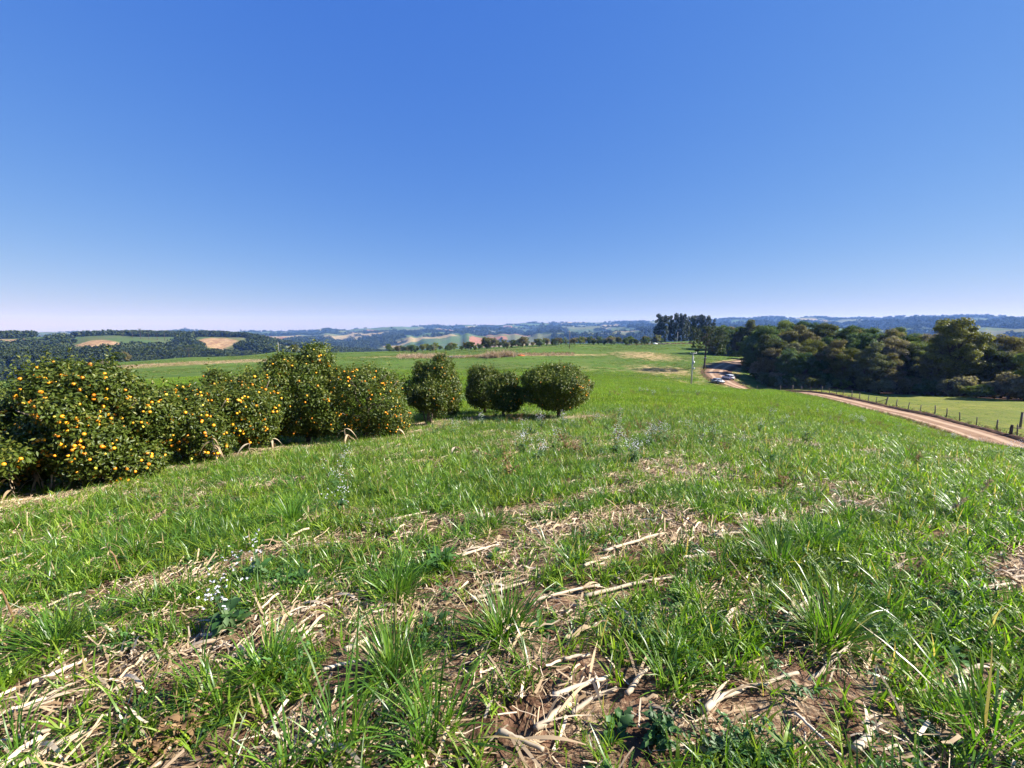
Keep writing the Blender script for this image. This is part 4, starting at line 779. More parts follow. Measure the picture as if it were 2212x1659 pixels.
# woods on the hills (far masses)
def blob(seed, n, hgt, wid):
    global rng; rng = np.random.default_rng(seed); lobes = [(rng.normal(0, wid * .3), rng.normal(0, wid * .3), hgt * rng.uniform(.4, .8), wid * .5, wid * .5, hgt * .3) for _ in range(6)]
    P, N = lobe_surface(lobes, n, None, .4); b = MB(); b.cards(P, N + rng.normal(0, .3, P.shape), wid * .42, wid * .34, .2); return b.mesh('canopy', M['hillw'], False)
def cone(seed, n, hgt, wid):
    global rng; rng = np.random.default_rng(seed); f = rng.random(n) ** .7; a = rng.random(n) * 6.28; q = wid * .5 * (1 - f) * rng.uniform(.4, 1, n); P = np.stack([q * np.cos(a), q * np.sin(a), hgt * (.15 + .85 * f)], 1); b = MB(); b.cards(P, np.stack([np.cos(a), np.sin(a), np.full(n, .5)], 1), wid * .4, wid * .3, .2, None, .3); return b.mesh('conifer', M['hillw'], False)
g_wood = source('wood_source', [blob(800 + k, 80, 12, 9) for k in range(5)] + [cone(810 + k, 70, 15, 5) for k in range(3)])
rng = np.random.default_rng(80)
n = 90000; a = np.radians(rng.uniform(-58, 56, n)); r = np.sqrt(rng.uniform(540 ** 2, 1650 ** 2, n)); x, y = r * np.sin(a), r * np.cos(a); uu = CX + FPX * x / y
fm = forest_mask(x, y); bm = np.maximum.reduce([np.exp(-(((uu - a_) / w_) ** 2 + ((r - r0) / wr) ** 2)) for a_, w_, r0, wr in [(60, 110, 960, 90), (210, 60, 1020, 70), (345, 60, 960, 80), (30, 70, 1150, 90), (470, 40, 1100, 90), (240, 80, 1150, 50)]])
k = (fm - bm > .5) ; x, y, r, uu = x[k], y[k], r[k], uu[k]; pine = (np.abs(r - 700) < 200) & (uu < 640); n = len(x)
n2 = 26000; a2 = np.radians(rng.uniform(-52, 52, n2)); r2 = rng.uniform(1700, 5900, n2); x2, y2 = r2 * np.sin(a2), r2 * np.cos(a2); k2 = forest_mask(x2, y2) > .55; x2, y2, r2 = x2[k2], y2[k2], r2[k2]
X_ = np.concatenate([x, x2]); Y_ = np.concatenate([y, y2]); n = len(X_); pine = np.concatenate([pine, np.zeros(len(x2), bool)])
scatter('hill_woods', 'dark woods and pine plantation covering the far hills', np.stack([X_, Y_, gz(X_, Y_) - 1], 1), np.stack([np.zeros(n), np.zeros(n), rng.random(n) * 6.28], 1), rng.uniform(.7, 1.2, n) * np.where(np.hypot(X_, Y_) > 1700, 1.5, 1), np.where(pine, rng.integers(5, 8, n), rng.integers(0, 5, n)), g_wood)


# ------------------------------------------------------------------ pond, cane, rocks in the middle field
def tallgrass(n, H, W, sp_, m): return clump_mesh(n, H, W, sp_, m, .9)
rng = np.random.default_rng(90)
g_cane = source('cane_source', [tallgrass(40, 3.0, .07, .6, 'dry') for _ in range(3)] + [tallgrass(30, 1.0, .06, .7, 'brownw') for _ in range(3)])
xs, ys, sc_, ix = [], [], [], []
for u0, u1, d0, wd, n, s0, kind in [(1045, 1112, 216, 3, 130, 1.25, 0), (860, 1240, 232, 7, 520, .9, 3), (855, 1240, 228, 5, 520, .45, 0), (250, 640, 216, 7, 700, .26, 0), (860, 960, 240, 5, 90, .9, 0), (985, 1045, 222, 3, 60, .6, 3), (1350, 1500, 334, 6, 180, .9, 3), (1545, 1590, 158, 3, 60, .9, 3), (240, 420, 218, 9, 160, .6, 3)]:
    for _ in range(n):
        x, y, z = ground_at(rng.uniform(u0, u1), d0 + rng.normal(0, wd)); 
        if road_dist(np.array([x]), np.array([y]))[0][0] < 4.5: continue
        xs.append((x, y, z - .05)); sc_.append(s0 * rng.uniform(.6, 1.2)); ix.append(kind + int(rng.integers(0, 3)))
n = len(xs); scatter('dry_cane', 'dry tan cane and brown scrub in strips across the middle field', np.array(xs), rots(n, .08), np.array(sc_), np.array(ix), g_cane)
def rockmesh(seed, m):
    b = uvsphere(1, 9, 6); V = b.V[0]; V *= (1 + .5 * (np.random.default_rng(seed).random((len(V), 1)) - .5)); V[:, 2] *= .6; return b.mesh('rock', m, False)
RK = [rockmesh(k, M['rock']) for k in range(3)]; RW = rockmesh(9, M['white'])
RL = ['dark rock at the left end of the far pond', 'grey rock beside the white boulder at the far pond', 'flat grey rock in the middle of the far pond edge', 'small dark rock right of the middle of the far pond', 'dark rock at the right end of the far pond', 'low grey rock in front of the far pond']
for k, (u, d, s) in enumerate([(1360, 332, 1.4), (1402, 331, 1.2), (1425, 333, 1.5), (1446, 330, 1.1), (1490, 334, 1.4), (1434, 327, 1.0)]):
    x, y, z = ground_at(u, d); tag(link('rock', RK[k % 3], None, (x, y, z + .1), k * 1.3, (s * 1.6, s, s * .7)), RL[k], 'rock', 'rocks round the far pond')
x, y, z = ground_at(1416, 330); tag(link('boulder', RW, None, (x, y, z + .3), 0, (1.7, 1.3, 1.3)), 'white boulder among dark rocks at the far pond', 'boulder')
x, y, z = ground_at(1125, 219); tag(link('clay_heap', rockmesh(4, M['orangepile']), None, (x, y, z), 0, (2.0, 1.2, 1.0)), 'small orange clay heap at the right end of the dry scrub strip', 'heap')
def pond(name, u, d, wx, wy, lab):
    x, y, z = ground_at(u, d); a = np.arange(28) * 2 * PI / 28; r_ = 1 + .25 * np.sin(3 * a + 1) + .12 * np.sin(7 * a); P_ = np.stack([x + wx * r_ * np.cos(a), y + wy * r_ * np.sin(a)], 1); zt = float(gz(P_[:, 0], P_[:, 1]).max()) + .06
    V_ = np.vstack([np.column_stack([P_, np.full(28, zt)]), [[x, y, zt]]]); j_ = np.arange(28); tag(link(name, mesh_np(name, V_, [np.stack([j_, (j_ + 1) % 28, np.full(28, 28)], 1)], [M['water']])), lab, None, None, 'structure')
pond('pond', 1440, 333, 14, 3.2, 'dark pond on the far field crest'); pond('pond', 985, 226, 8, 2.0, 'pale water sliver beside the dry cane')

# ------------------------------------------------------------------ poles and fence
def pole(u, d, H, r, m, lab, arm=True, extras=False):
    x, y, z = ground_at(u, d); t = thing('utility_pole', lab, 'utility pole', (x, y, z)); b = MB(); b.tube([[0, 0, -.5], [0, 0, H * .5], [0, 0, H]], [r * 1.25, r, r * .75], 10); link('shaft', b.mesh('shaft', M[m]), t)
    if arm:
        b = MB(); b.box((0, -.14, H - .15), (1.9, .12, .13)); link('crossarm', b.mesh('crossarm', M['wood' if m == 'wood' else 'concrete'], False), t)
        for k in (-.8, 0.3, .8):
            b = MB(); b.tube([[k, -.14, H - .1], [k, -.14, H + .02], [k, -.14, H + .05], [k, -.14, H + .16]], [.03, .06, .04, .05], 8); link('insulator', b.mesh('insulator', M['white']), t)
    if extras:
        b = MB(); b.box((.36, -.1, H * .70), (.22, .25, .62)); b.tube([[.36, -.1, H * .70 + .31], [.36, -.1, H * .70 + .5]], .05, 6); link('transformer_box', b.mesh('transformer_box', M['metal'], False), t)
        b = MB(); b.tube([[.12, -.05, H * .52], [.3, -.1, H * .54], [.48, -.15, H * .54]], .03, 6); ar_ = link('lamp_arm', b.mesh('lamp_arm', M['metal']), t)
        b = MB(); b.tube([[.5, -.15, H * .5], [.5, -.15, H * .52], [.5, -.15, H * .55]], [.16, .15, .06], 10); link('lamp_shade', b.mesh('lamp_shade', M['white']), ar_)
        b = MB(); b.tube([[.15, -.12, H * .9], [.2, -.13, H * .6], [.17, -.13, H * .12]], .025, 5); link('conduit', b.mesh('conduit', M['metal']), t)
    return t
pole(1493, 115, 8.9, .17, 'concrete', 'pale concrete utility pole with crossarm and lamp in front of the tall araucaria', True, True)
pole(1230, 278, 12.5, .17, 'wood', 'thin grey utility pole standing before the far tree line', False)
pole(1463, 366, 8.5, .18, 'concrete', 'slender pole standing in front of the eucalyptus stand', False)
pole(602, 345, 7.5, .18, 'concrete', 'slender pole on the crest left of the tallest orange tree', False)
FO = 6.4
F_ = ROAD + RN * FO; seg = np.concatenate([[0], np.cumsum(np.hypot(*np.diff(F_, axis=0).T))]); tot = float(np.interp(8.9, np.arange(len(ROADQ)), seg[::16][:len(ROADQ)]))
f0 = float(seg[16]); fz = gz1(*F_[20]); fence = thing('fence', 'wire fence on weathered wooden posts between dirt road and pasture', 'fence', (float(F_[40][0]), float(F_[40][1]), gz1(*F_[40])))
FB = Vector(fence.location)
def postmesh(seed, h, r):
    q = np.random.default_rng(seed); b = MB(); b.tube([[0, 0, -.3], [q.normal(0, .02), q.normal(0, .02), h * .5], [q.normal(0, .05), q.normal(0, .05), h]], [r * 1.05, r, r * .9], 7); return b.mesh('post', M['wood'])
PM = [postmesh(k, 1.25 + .1 * k, .06 + .008 * k) for k in range(4)]; BIGP = postmesh(7, 1.6, .12)
posts = []; q = f0; k = 0
while q < tot:
    x = float(np.interp(q, seg, F_[:, 0])) + random.gauss(0, .08); y = float(np.interp(q, seg, F_[:, 1])) + random.gauss(0, .08); z = gz1(x, y); big_ = k % 11 == 4
    o = link('post', BIGP if big_ else PM[k % 4], fence, tuple(Vector((x, y, z)) - FB), (random.gauss(0, .05), random.gauss(0, .05), random.random() * 6)); posts.append((x, y, z))
    if big_ and k: o['label'] = 'thicker strainer post'
    q += 3.1 * random.uniform(.85, 1.15); k += 1
PA = np.array(posts)
for h in (.3, .62, .9, 1.16):
    b = MB(); b.tube(PA + [0, 0, h] - np.array(FB), .011, 4); link('wire', b.mesh('wire', M['wire']), fence)
x, y, z = ground_at(1912, 70)
b = MB(); b.tube([np.array(posts[min(len(posts) - 1, 15)]) - np.array(FB) + [0, 0, 1.1], np.array(posts[min(len(posts) - 1, 16)]) - np.array(FB) + [0, 0, .1]], .06, 7); link('brace', b.mesh('brace', M['wood']), fence)
x, y, z = ground_at(2203, 58); t = thing('pasture_post', 'thick grey post at the right edge inside the pasture', 'post', (x, y, z)); b = MB(); b.box((0, 0, 1.1), (.2, .2, 2.4)); link('shaft', b.mesh('shaft', M['bark'], False), t); b = MB(); b.box((0, 0, 2.33), (.24, .24, .06)); link('cap', b.mesh('cap', M['bark'], False), t)
x, y, z = ground_at(2182, 51.5); t = thing('wooden_post', 'dark gnarled wooden gatepost beside the road at the right', 'post', (x, y, z)); b = MB(); b.tube([[0, 0, -.3], [.03, .02, .6], [-.03, 0, 1.2], [.02, 0, 1.65]], [.17, .15, .16, .13], 9); link('shaft', b.mesh('shaft', M['dbark']), t)
b = MB(); b.tube([[0, 0, 1.3], [1.2, .3, 1.15], [2.6, .6, 1.1]], .04, 6); link('rail', b.mesh('rail', M['wood']), t)

# ------------------------------------------------------------------ cars and person
def prof_body(prof, half, tumble, z_b):
    """side outline (x,z) extruded to both sides; above z_b the sides lean in"""
    P_ = np.array(prof, float); n = len(P_); y0 = np.where(P_[:, 1] > z_b, half - (P_[:, 1] - z_b) * tumble, half); b = MB()
    for sgn in (-1, 1):
        b.add(np.column_stack([P_[:, 0], sgn * (y0 - .05), P_[:, 1]]))
    V_ = np.vstack(b.V); c0 = P_.mean(0); ring = []
    L_ = [np.column_stack([c0[0] + (P_[:, 0] - c0[0]) * f, sg * (y0 - o), c0[1] + (P_[:, 1] - c0[1]) * f]) for sg, f, o in ((-1, .94, 0), (-1, 1, .07), (1, 1, .07), (1, .94, 0))]
    m_ = MB(); V_ = np.vstack(L_ + [[[c0[0], -half, c0[1]], [c0[0], half, c0[1]]]]); j_ = np.arange(n); j2 = (j_ + 1) % n; Q_ = [np.stack([k * n + j_, k * n + j2, (k + 1) * n + j2, (k + 1) * n + j_], 1) for k in range(3)]
    T_ = [np.stack([np.full(n, 4 * n), j2, j_], 1), np.stack([np.full(n, 4 * n + 1), 3 * n + j_, 3 * n + j2], 1)]
    return m_.add(V_, np.vstack(Q_), np.vstack(T_))
def quad3(pts, m, name, par, th=.015):
    P_ = np.array(pts, float); nrm = np.cross(P_[1] - P_[0], P_[2] - P_[0]); nrm /= np.linalg.norm(nrm); V_ = np.vstack([P_ - nrm * th, P_ + nrm * th]); b = MB(); b.add(V_, [[0, 1, 2, 3], [7, 6, 5, 4], [0, 4, 5, 1], [1, 5, 6, 2], [2, 6, 7, 3], [3, 7, 4, 0]]); return link(name, b.mesh(name, M[m], False), par)
def car(lab, loc, rz, paint, suv, cat='car'):
    t = thing('parked_car', lab, cat, loc, rz)
    if suv: roof, Lc, pr = 1.66, 4.2, [(-2.08, .42), (-2.1, .9), (-2.0, 1.05), (-1.75, 1.58), (-1.4, 1.66), (.1, 1.66), (.5, 1.58), (1.05, 1.08), (1.9, .96), (2.08, .8), (2.1, .42)]
    else: roof, Lc, pr = 1.42, 4.2, [(-2.08, .38), (-2.1, .85), (-1.95, .98), (-1.55, 1.0), (-1.0, 1.36), (-.7, 1.42), (.25, 1.42), (.55, 1.36), (1.1, .98), (1.9, .86), (2.08, .72), (2.1, .38)]
    bd = link('body', prof_body(pr, .86, .32, .98).mesh('body', M[paint], False), t)
    zt = roof - .1; yb, yt = .87, .87 - (zt - 1.0) * .3
    for sg in (-1, 1):
        a = [(.92, 1.06), (.5, zt), (-.28, zt), (-.28, 1.06)]; c = [(-.36, 1.06), (-.36, zt), (-1.35 if suv else -.85, zt), (-1.7 if suv else -1.3, 1.06)]
        for q_ in (a, c): quad3([(px, sg * (yb if pz < 1.1 else yt), pz) for px, pz in q_], 'glass', 'side_window', t)
        hd = quad3([(2.06, sg * .5, .66), (2.06, sg * .82, .66), (2.0, sg * .82, .82), (2.0, sg * .5, .82)], 'lamp', 'headlight', t, .05); quad3([(-2.08, sg * .55, .85), (-2.08, sg * .83, .85), (-2.03, sg * .83, 1.02), (-2.03, sg * .55, 1.02)], 'red', 'tail_light', t, .04)
        b = MB(); b.box((.75, sg * .97, 1.08), (.14, .2, .13)); link('mirror', b.mesh('mirror', M[paint], False), t)
    wb_ = 1.08 if suv else 1.0; xw = 1.05 if suv else 1.1; xt = .5
    quad3([(xw - .02, -.72, wb_ + .03), (xw - .02, .72, wb_ + .03), (xt + .05, .6, zt), (xt + .05, -.6, zt)], 'glass', 'windscreen', t)
    if suv: quad3([(-1.99, -.7, 1.1), (-1.99, .7, 1.1), (-1.79, .6, 1.53), (-1.79, -.6, 1.53)], 'glass', 'rear_window', t, .03)
    else: quad3([(-1.52, -.68, 1.03), (-1.52, .68, 1.03), (-1.05, .58, 1.33), (-1.05, -.58, 1.33)], 'glass', 'rear_window', t, .03)
    for sx in (-1, 1): b = MB(); b.box((sx * 2.08, 0, .46), (.16, 1.66, .22)); link('bumper', b.mesh('bumper', M['black'], False), t)
    for sx in (-1.3, 1.32):
        for sg in (-1, 1):
            b = MB(); b.tube([[sx, sg * .68, .32], [sx, sg * .7, .32], [sx, sg * .86, .32], [sx, sg * .88, .32]], [.28, .32, .32, .28], 16); wh = link('wheel', b.mesh('wheel', M['rubber']), t); b = MB(); b.tube([[sx, sg * .87, .32], [sx, sg * .9, .32]], [.2, .17], 12); link('rim', b.mesh('rim', M['metal']), wh)
    return t
def roadz(x, y): return gz1(x, y) + .1
x, y, _ = ground_at(1573, 131); car('white hatchback seen from behind on the shaded side of the dirt road', (x, y, roadz(x, y)), math.radians(98), 'white', True)
x, y, _ = ground_at(1550, 122); sed = car('silver saloon with its door open, pulled over in the sun on the dirt road', (x, y, roadz(x, y)), math.radians(-82), 'silver', False)
dr = quad3([(.85, -.9, .45), (.35, -1.75, .45), (.35, -1.75, 1.0), (.85, -.9, 1.0)], 'silver', 'open_door', sed, .04); quad3([(.83, -.93, 1.03), (.37, -1.73, 1.03), (.42, -1.6, 1.34), (.8, -.95, 1.36)], 'glass', 'door_window', dr, .02)
def person(lab, loc, rz):
    jt = {'pel': (0, 0, .95), 'ch': (.02, 0, 1.25), 'nk': (.03, 0, 1.47), 'hd': (.06, 0, 1.58), 'ht': (.06, 0, 1.7), 'sl': (.02, .19, 1.4), 'el': (.06, .26, 1.12), 'wl': (.2, .22, .92), 'fl': (.25, .21, .84), 'sr': (.02, -.19, 1.4), 'er': (.1, -.27, 1.14), 'wr': (.3, -.2, 1.05), 'fr': (.38, -.19, 1.06),
          'hl': (0, .1, .9), 'kl': (.06, .11, .5), 'al': (0, .12, .09), 'tl': (.15, .13, .04), 'hr': (0, -.1, .9), 'kr': (.03, -.11, .5), 'ar': (-.04, -.12, .09), 'tr': (.11, -.13, .04)}
    rad = dict(pel=.15, ch=.17, nk=.06, hd=.1, ht=.08, sl=.075, el=.05, wl=.035, fl=.04, sr=.075, er=.05, wr=.035, fr=.04, hl=.1, kl=.065, al=.045, tl=.04, hr=.1, kr=.065, ar=.045, tr=.04)
    ks = list(jt); E = [('pel', 'ch'), ('ch', 'nk'), ('nk', 'hd'), ('hd', 'ht'), ('ch', 'sl'), ('sl', 'el'), ('el', 'wl'), ('wl', 'fl'), ('ch', 'sr'), ('sr', 'er'), ('er', 'wr'), ('wr', 'fr'), ('pel', 'hl'), ('hl', 'kl'), ('kl', 'al'), ('al', 'tl'), ('pel', 'hr'), ('hr', 'kr'), ('kr', 'ar'), ('ar', 'tr')]
    me = bpy.data.meshes.new('body'); me.from_pydata([jt[k] for k in ks], [(ks.index(a), ks.index(b)) for a, b in E], []); m, nt = mat('person_cloth'); g = NT(nt); z_ = g.n('ShaderNodeSeparateXYZ', {0: g.n('ShaderNodeTexCoord').outputs['Object']}).outputs[2]
    c = g.mix(g.ramp(z_, .93, .95), (.03, .03, .045), (.06, .035, .03)); c = g.mix(g.ramp(z_, 1.46, 1.48), c, (.35, .2, .14)); b = g.n('ShaderNodeBsdfPrincipled', {'Base Color': c, 'Roughness': .85}); g.out(b.outputs[0]); me.materials.append(m)
    t = thing('person', lab, 'person', loc, rz); o = link('body', me, t); sk = o.modifiers.new('skin', 'SKIN'); o.modifiers.new('sub', 'SUBSURF').levels = 1; o.modifiers['sub'].render_levels = 1
    for v, k in zip(me.skin_vertices[0].data, ks): v.radius = (rad[k], rad[k])
    me.skin_vertices[0].data[0].use_root = True
    b = uvsphere(.11, 10, 7); h = link('hair', b.mesh('hair', M['black']), t, (.04, 0, 1.68), 0, (1, 1, .75))
x, y, _ = ground_at(1535, 122.5); person('person in dark clothes standing beside the open car door', (x, y, roadz(x, y) - .05), -.4)

# ------------------------------------------------------------------ corn stalks on the ground
rng = np.random.default_rng(95)
def stalk_mesh(L, r, seed):
    q = np.random.default_rng(seed); n = 15; t_ = np.linspace(0, 1, n); P_ = np.column_stack([t_ * L, np.cumsum(q.normal(0, .003, n)), .006 * np.sin(t_ * 3)]); rad = r * np.linspace(1.1, .75, n) * np.where(np.arange(n) % 4 == 2, 1.1, 1.0) * q.uniform(.9, 1.1, n); b = MB(); b.tube(P_, rad, 8, q.random()); return b.mesh('stem', M['stalk'])
def husk_mesh(L, r, seed):
    q = np.random.default_rng(seed); b = MB()
    for k in range(3):
        p0 = np.array([L * q.uniform(.1, .8), 0, r]); a = q.normal(0, .6); l = q.uniform(.12, .3); n = 6; t_ = np.linspace(0, 1, n); P_ = p0 + np.column_stack([np.cos(a) * t_ * l, np.sin(a) * t_ * l, .02 * np.sin(PI * t_) - .01 * t_]); w_ = .0055 * np.sin(PI * np.clip(t_ + .12, 0, 1)) + .001; sd_ = np.column_stack([-np.sin(a) * w_, np.cos(a) * w_, w_ * q.normal(0, .4)]); ii = np.arange(n - 1); b.add(np.concatenate([P_ - sd_, P_ + sd_]), np.stack([ii, ii + n, ii + n + 1, ii + 1], 1), None, q.random())
    return b.mesh('husk', M['dry'])
for k, (a, b_, r, lab) in enumerate(ST):
    A = np.array(hit(*a)); B = np.array(hit(*b_)); d = B - A; L = float(np.linalg.norm(d)); e = math.atan2(d[1], d[0]); p = -math.asin(d[2] / L)
    t = thing('corn_stalk', 'dry maize: ' + lab, 'corn stalk', tuple(A + [0, 0, r * .8 + .026]), (0, p, e), 1, 'dry maize stalks lying on the slope'); link('stem', stalk_mesh(L, r * .9, k), t)
    if r > .01: link('husk', husk_mesh(L, r, 50 + k), t)
def dry_corn(seed, H, bend):
    q = np.random.default_rng(seed); t_ = np.linspace(0, 1, 9); P_ = np.column_stack([bend * t_ ** 2 * H, q.normal(0, .01, 9).cumsum(), H * t_ - abs(bend) * .35 * H * t_ ** 3]); P_[0, 2] = -.05; s_ = MB(); s_.tube(P_, .011 * np.linspace(1.2, .6, 9), 7, .05); lv = []
    for k in range(7):
        i_ = int(q.integers(1, 9)); a = q.random() * 6.28; l = q.uniform(.3, .6); n = 8; u_ = np.linspace(0, 1, n); C_ = P_[i_] + np.column_stack([np.cos(a) * l * .7 * u_, np.sin(a) * l * .7 * u_, l * (.25 * u_ - .95 * u_ ** 2)]); w_ = .024 * np.sin(PI * np.clip(u_ + .1, 0, 1)) + .003; tw = q.normal(0, 1.2) * u_; sd_ = np.column_stack([-np.sin(a) * w_ * np.cos(tw), np.cos(a) * w_ * np.cos(tw), w_ * np.sin(tw)]); ii = np.arange(n - 1); b = MB(); b.add(np.concatenate([C_ - sd_, C_ + sd_]), np.stack([ii, ii + n, ii + n + 1, ii + 1], 1), None, q.random()); lv.append(b.mesh('leaf', M['dry']))
    return s_.mesh('stem', M['stalk']), lv
DC = [(78, 1070, .75, .3, 'leftmost of the tangle under the big pale-topped orange tree'), (98, 1068, .65, -.4, 'second from the left in the tangle under the pale-topped orange tree'), (118, 1066, .8, .5, 'third from the left in the tangle under the pale-topped orange tree'), (138, 1060, .6, -.3, 'fourth from the left in the tangle under the pale-topped orange tree'), (158, 1056, .7, .4, 'rightmost of the tangle under the pale-topped orange tree'), (30, 1084, .5, .6, 'bent low at the left edge of the field'), (205, 1052, .5, .2, 'small upright one right of the tangle'),
      (470, 1006, .8, -.25, 'upright one before the low wide orange tree'), (545, 990, .5, .3, 'short one left of the thin bare stems'), (590, 978, .5, -.3, 'short one below the narrow orange tree'), (745, 962, .6, .1, 'upright one below the broad orange tree'), (758, 962, .45, -.5, 'bent one below the broad orange tree'), (860, 955, .5, .4, 'leaning one right of the broad orange tree'), (985, 988, .38, .1, 'lone short one on open grass below the small orange tree')]
for k, (u, v, H, bd, lab) in enumerate(DC):
    x, y, z = hit(u, v); t = thing('dry_corn_plant', 'withered maize plant, ' + lab, 'corn plant', (x, y, z), random.random() * 6, 1, 'withered maize along the orange trees'); st, lv = dry_corn(k, H * (1.25 if u < 220 else (.95 if u < 900 else .6)), bd * .5); link('stem', st, t)
    for m_ in lv: link('leaf', m_, t)

# ------------------------------------------------------------------ bigger grass clumps and weeds one can point at
rng = np.random.default_rng(96)
GC = [(1790, 1390, 150, .42, 'largest glossy grass clump at the lower right'), (1088, 1385, 110, .38, 'upright grass clump in the middle of the foreground'), (853, 1470, 120, .36, 'bright arching grass clump at the lower left of centre'), (860, 1295, 110, .34, 'wide dark grass clump left of the middle stalks'), (1053, 1140, 90, .34, 'grass clump behind the broad-leaved dock plant'), (1685, 1230, 130, .4, 'dark dense grass clump right of the straight pale stalk'),
      (1510, 1112, 90, .36, 'grass clump behind the short thick level stalk'), (123, 1400, 110, .34, 'spreading grass clump near the left edge'), (579, 1465, 100, .32, 'yellowish grass clump below the white-flowered weed'), (631, 1130, 130, .42, 'tall grass mound left of the small white flowers'), (298, 1205, 90, .36, 'yellow-green grass clump with a seed head at the left'), (940, 1600, 60, .42, 'long-bladed grass clump at the bottom edge'), (1960, 1000, 110, .6, 'tall glossy grass clump on the right skyline of the slope'), (2080, 1120, 110, .45, 'shiny grass clump near the right edge'), (1830, 1130, 90, .4, 'shiny grass clump right of the dark dense one'), (740, 1650, 40, .6, 'long pale arching blades at the bottom left of centre'), (2130, 1610, 60, .42, 'yellow-green grass clump at the bottom right corner'), (1760, 1180, 90, .35, 'bright grass clump above the dark dense one')]
for k, (u, v, n, L, lab) in enumerate(GC):
    x, y, z = hit(u, min(v, 1640)); t = thing('grass_clump', lab, 'grass clump', (x, y, z), 0, 1, 'larger grass clumps on the slope')
    link('outer_blades', clump_mesh(n, L * 1.15, .0085, .1), t); link('inner_blades', clump_mesh(n * 2 // 3, L * .95, .007, .05, 'clump', 1.0), t)
def flowering(lab, u, v, n, H, leaves):
    x, y, z = hit(u, v); t = thing('flowering_weed', lab, 'weed', (x, y, z), random.random() * 6, 1, 'white-flowered weeds on the slope'); fb, ff = flower_herb(n, H); st = MB(); st.V, st.Q, st.T, st.n, st.R = fb.V, fb.Q, fb.T, fb.n, fb.R
    link('stems', st.mesh('stems', M['bluew']), t); link('flowers', ff.mesh('flowers', M['petal'], False), t)
    if leaves: link('leaves', broad_leaves(leaves, .14, .06, 'weed', .14), t)
FW = [(500, 1365, 5, .38, 26, 'white-flowered weed with broad leaves and dark shadow at the left'), (560, 1262, 4, .4, 8, 'small white-flowered weed just behind the broad-leaved one'), (742, 1105, 5, .34, 6, 'white-flowered weed beside the tall grass mound'), (725, 1060, 5, .4, 6, 'white-flowered weed behind the tall grass mound'), (745, 1015, 5, .4, 0, 'lone white flower spike nearest the orange trees'),
      (1130, 985, 10, .5, 8, 'leftmost of the white-flowered weeds on the slope shoulder'), (1165, 1000, 10, .5, 8, 'second white-flowered weed from the left on the slope shoulder'), (1195, 975, 8, .5, 6, 'third white-flowered weed from the left on the slope shoulder'), (1330, 985, 12, .55, 8, 'densest white-flowered weed right of the middle on the shoulder'), (1370, 1005, 14, .5, 8, 'nearest white-flowered weed right of the middle on the shoulder'), (1400, 975, 12, .55, 8, 'white-flowered weed behind the densest one on the shoulder'), (1440, 960, 8, .5, 6, 'rightmost of the dense white-flowered weeds on the shoulder'), (1640, 935, 8, .5, 6, 'white-flowered weed left of the tall leafy weed at the right'), (1690, 925, 8, .5, 6, 'white-flowered weed beside the tall leafy weed at the right')]
for u, v, n, H, lv, lab in FW: flowering(lab, u, v, n, H, lv)
LW = [(1370, 1385, 'bluew', 9, .18, .055, 'dark blue-green leafy weed right of the central grass clump'), (1421, 1600, 'weed', 12, .18, .05, 'dark leafy weed at the bottom right of centre'), (650, 1275, 'weed', 12, .26, .06, 'bright feathery-leaved weed right of the white-flowered one'), (950, 1225, 'weed', 8, .14, .1, 'broad-leaved dock plant left of the pale stalk'), (1740, 960, 'bluew', 12, .75, .09, 'tall leafy weed on the right skyline of the slope'), (1660, 1010, 'weed', 9, .5, .08, 'dark leafy weed below the tall one at the right'), (1250, 985, 'brownw', 9, .5, .06, 'brown dry weed between the white-flowered weeds'), (1560, 985, 'brownw', 9, .55, .05, 'brown dry weed left of the dark leafy one at the right'), (1690, 1060, 'brownw', 8, .45, .06, 'reddish brown weed above the dark dense grass clump'), (1980, 1010, 'brownw', 8, .45, .06, 'brown weed on the right beside the tall glossy clump'), (400, 1600, 'brownw', 7, .2, .04, 'brown dead weed at the bottom left'), (340, 1640, 'brownw', 6, .16, .04, 'grey-brown dead weed at the bottom edge left'), (1560, 1640, 'bluew', 9, .13, .05, 'grey-green leafy weed at the bottom edge right of centre')]
for u, v, m_, n, H, L, lab in LW:
    x, y, z = hit(u, v); t = thing('leafy_weed', lab, 'weed', (x, y, z), random.random() * 6, 1, 'leafy and dead weeds on the slope'); link('shoots', herb(n, H, L, m_, H * .5), t); link('leaves', broad_leaves(16, min(.22, L * 1.8), min(.1, L * .6), m_, H * .5, .3), t)
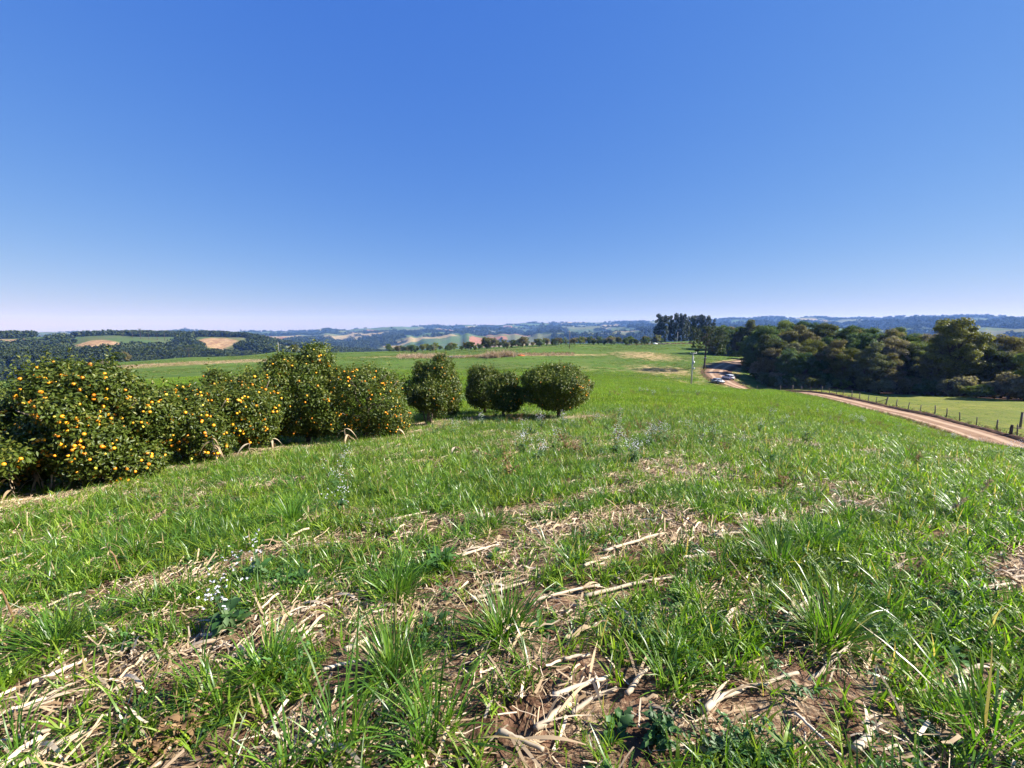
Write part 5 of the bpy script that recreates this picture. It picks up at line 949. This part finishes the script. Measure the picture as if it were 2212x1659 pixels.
for k, (a, b_, lab) in enumerate([((35, 1358), (10, 1256), 'upright dry brown stem at the left edge'), ((263, 1249), (238, 1186), 'thin leaning dry stem right of the left edge')]):
    A = np.array(hit(*a)); dd_ = math.hypot(A[0], A[1]); t = thing('dead_plant', lab, 'plant', tuple(A)); b = MB(); H = (a[1] - b_[1]) / FPX * (A[1] * cp + (EYE - A[2]) * sp) * 1.15; b.tube([[0, 0, -.03], [-.03 * H, 0, H * .3], [-.16 * H, .01, H * .7], [-.3 * H, 0, H]], [.008, .007, .006, .003], 6); link('stem', b.mesh('stem', M['brownw']), t)
    b = MB(); C_ = np.array([[-.16 * H, .01, H * .7], [-.3 * H, 0, H], [-.25 * H, 0, H * .88]]); b.cards(np.repeat(C_, 3, 0), sph(9), .05, .012, .2); link('leaf', b.mesh('leaf', M['dry'], False), t)
for k, (u, v, H, lab) in enumerate([(2020, 1190, .5, 'left of two pale nodding seed heads near the right edge'), (2095, 1150, .55, 'right of two pale nodding seed heads near the right edge'), (310, 1195, .4, 'pale seed head over the yellow-green clump at the left')]):
    x, y, z = hit(u, v); t = thing('seed_head', lab, 'grass head', (x, y, z), .3 * k); P_ = np.array([[0, 0, 0], [.03, 0, H * .5], [.1, 0, H * .85], [.2, 0, H]]); b = MB(); b.tube(P_, .002, 4, .5); link('stem', b.mesh('stem', M['dry']), t); b = MB(); n = 90; f_ = rng.random(n); C_ = P_[2] + (P_[3] - P_[2]) * (f_ * 1.2 - .1)[:, None] + rng.normal(0, .006, (n, 3)); b.cards(C_, sph(n), .03, .008, .2, None, 0, np.tile(P_[3] - P_[2], (n, 1)) * 6); link('spikelets', b.mesh('spikelets', M['dry'], False), t)

# haze
b = MB(); b.box((0, 0, -280), (15200, 15200, 820)); hz = link('haze', b.mesh('haze', [], False)); hz['kind'] = 'stuff'
hm, nt = mat('haze_air'); pv = nt.nodes.new('ShaderNodeVolumePrincipled'); pv.inputs['Color'].default_value = (.16, .32, .82, 1); pv.inputs['Absorption Color'].default_value = (1, 1, 1, 1); pv.inputs['Density'].default_value = 1.05e-4; pv.inputs['Anisotropy'].default_value = .1
ou = nt.nodes.new('ShaderNodeOutputMaterial'); nt.links.new(pv.outputs[0], ou.inputs['Volume']); hz.data.materials.append(hm)
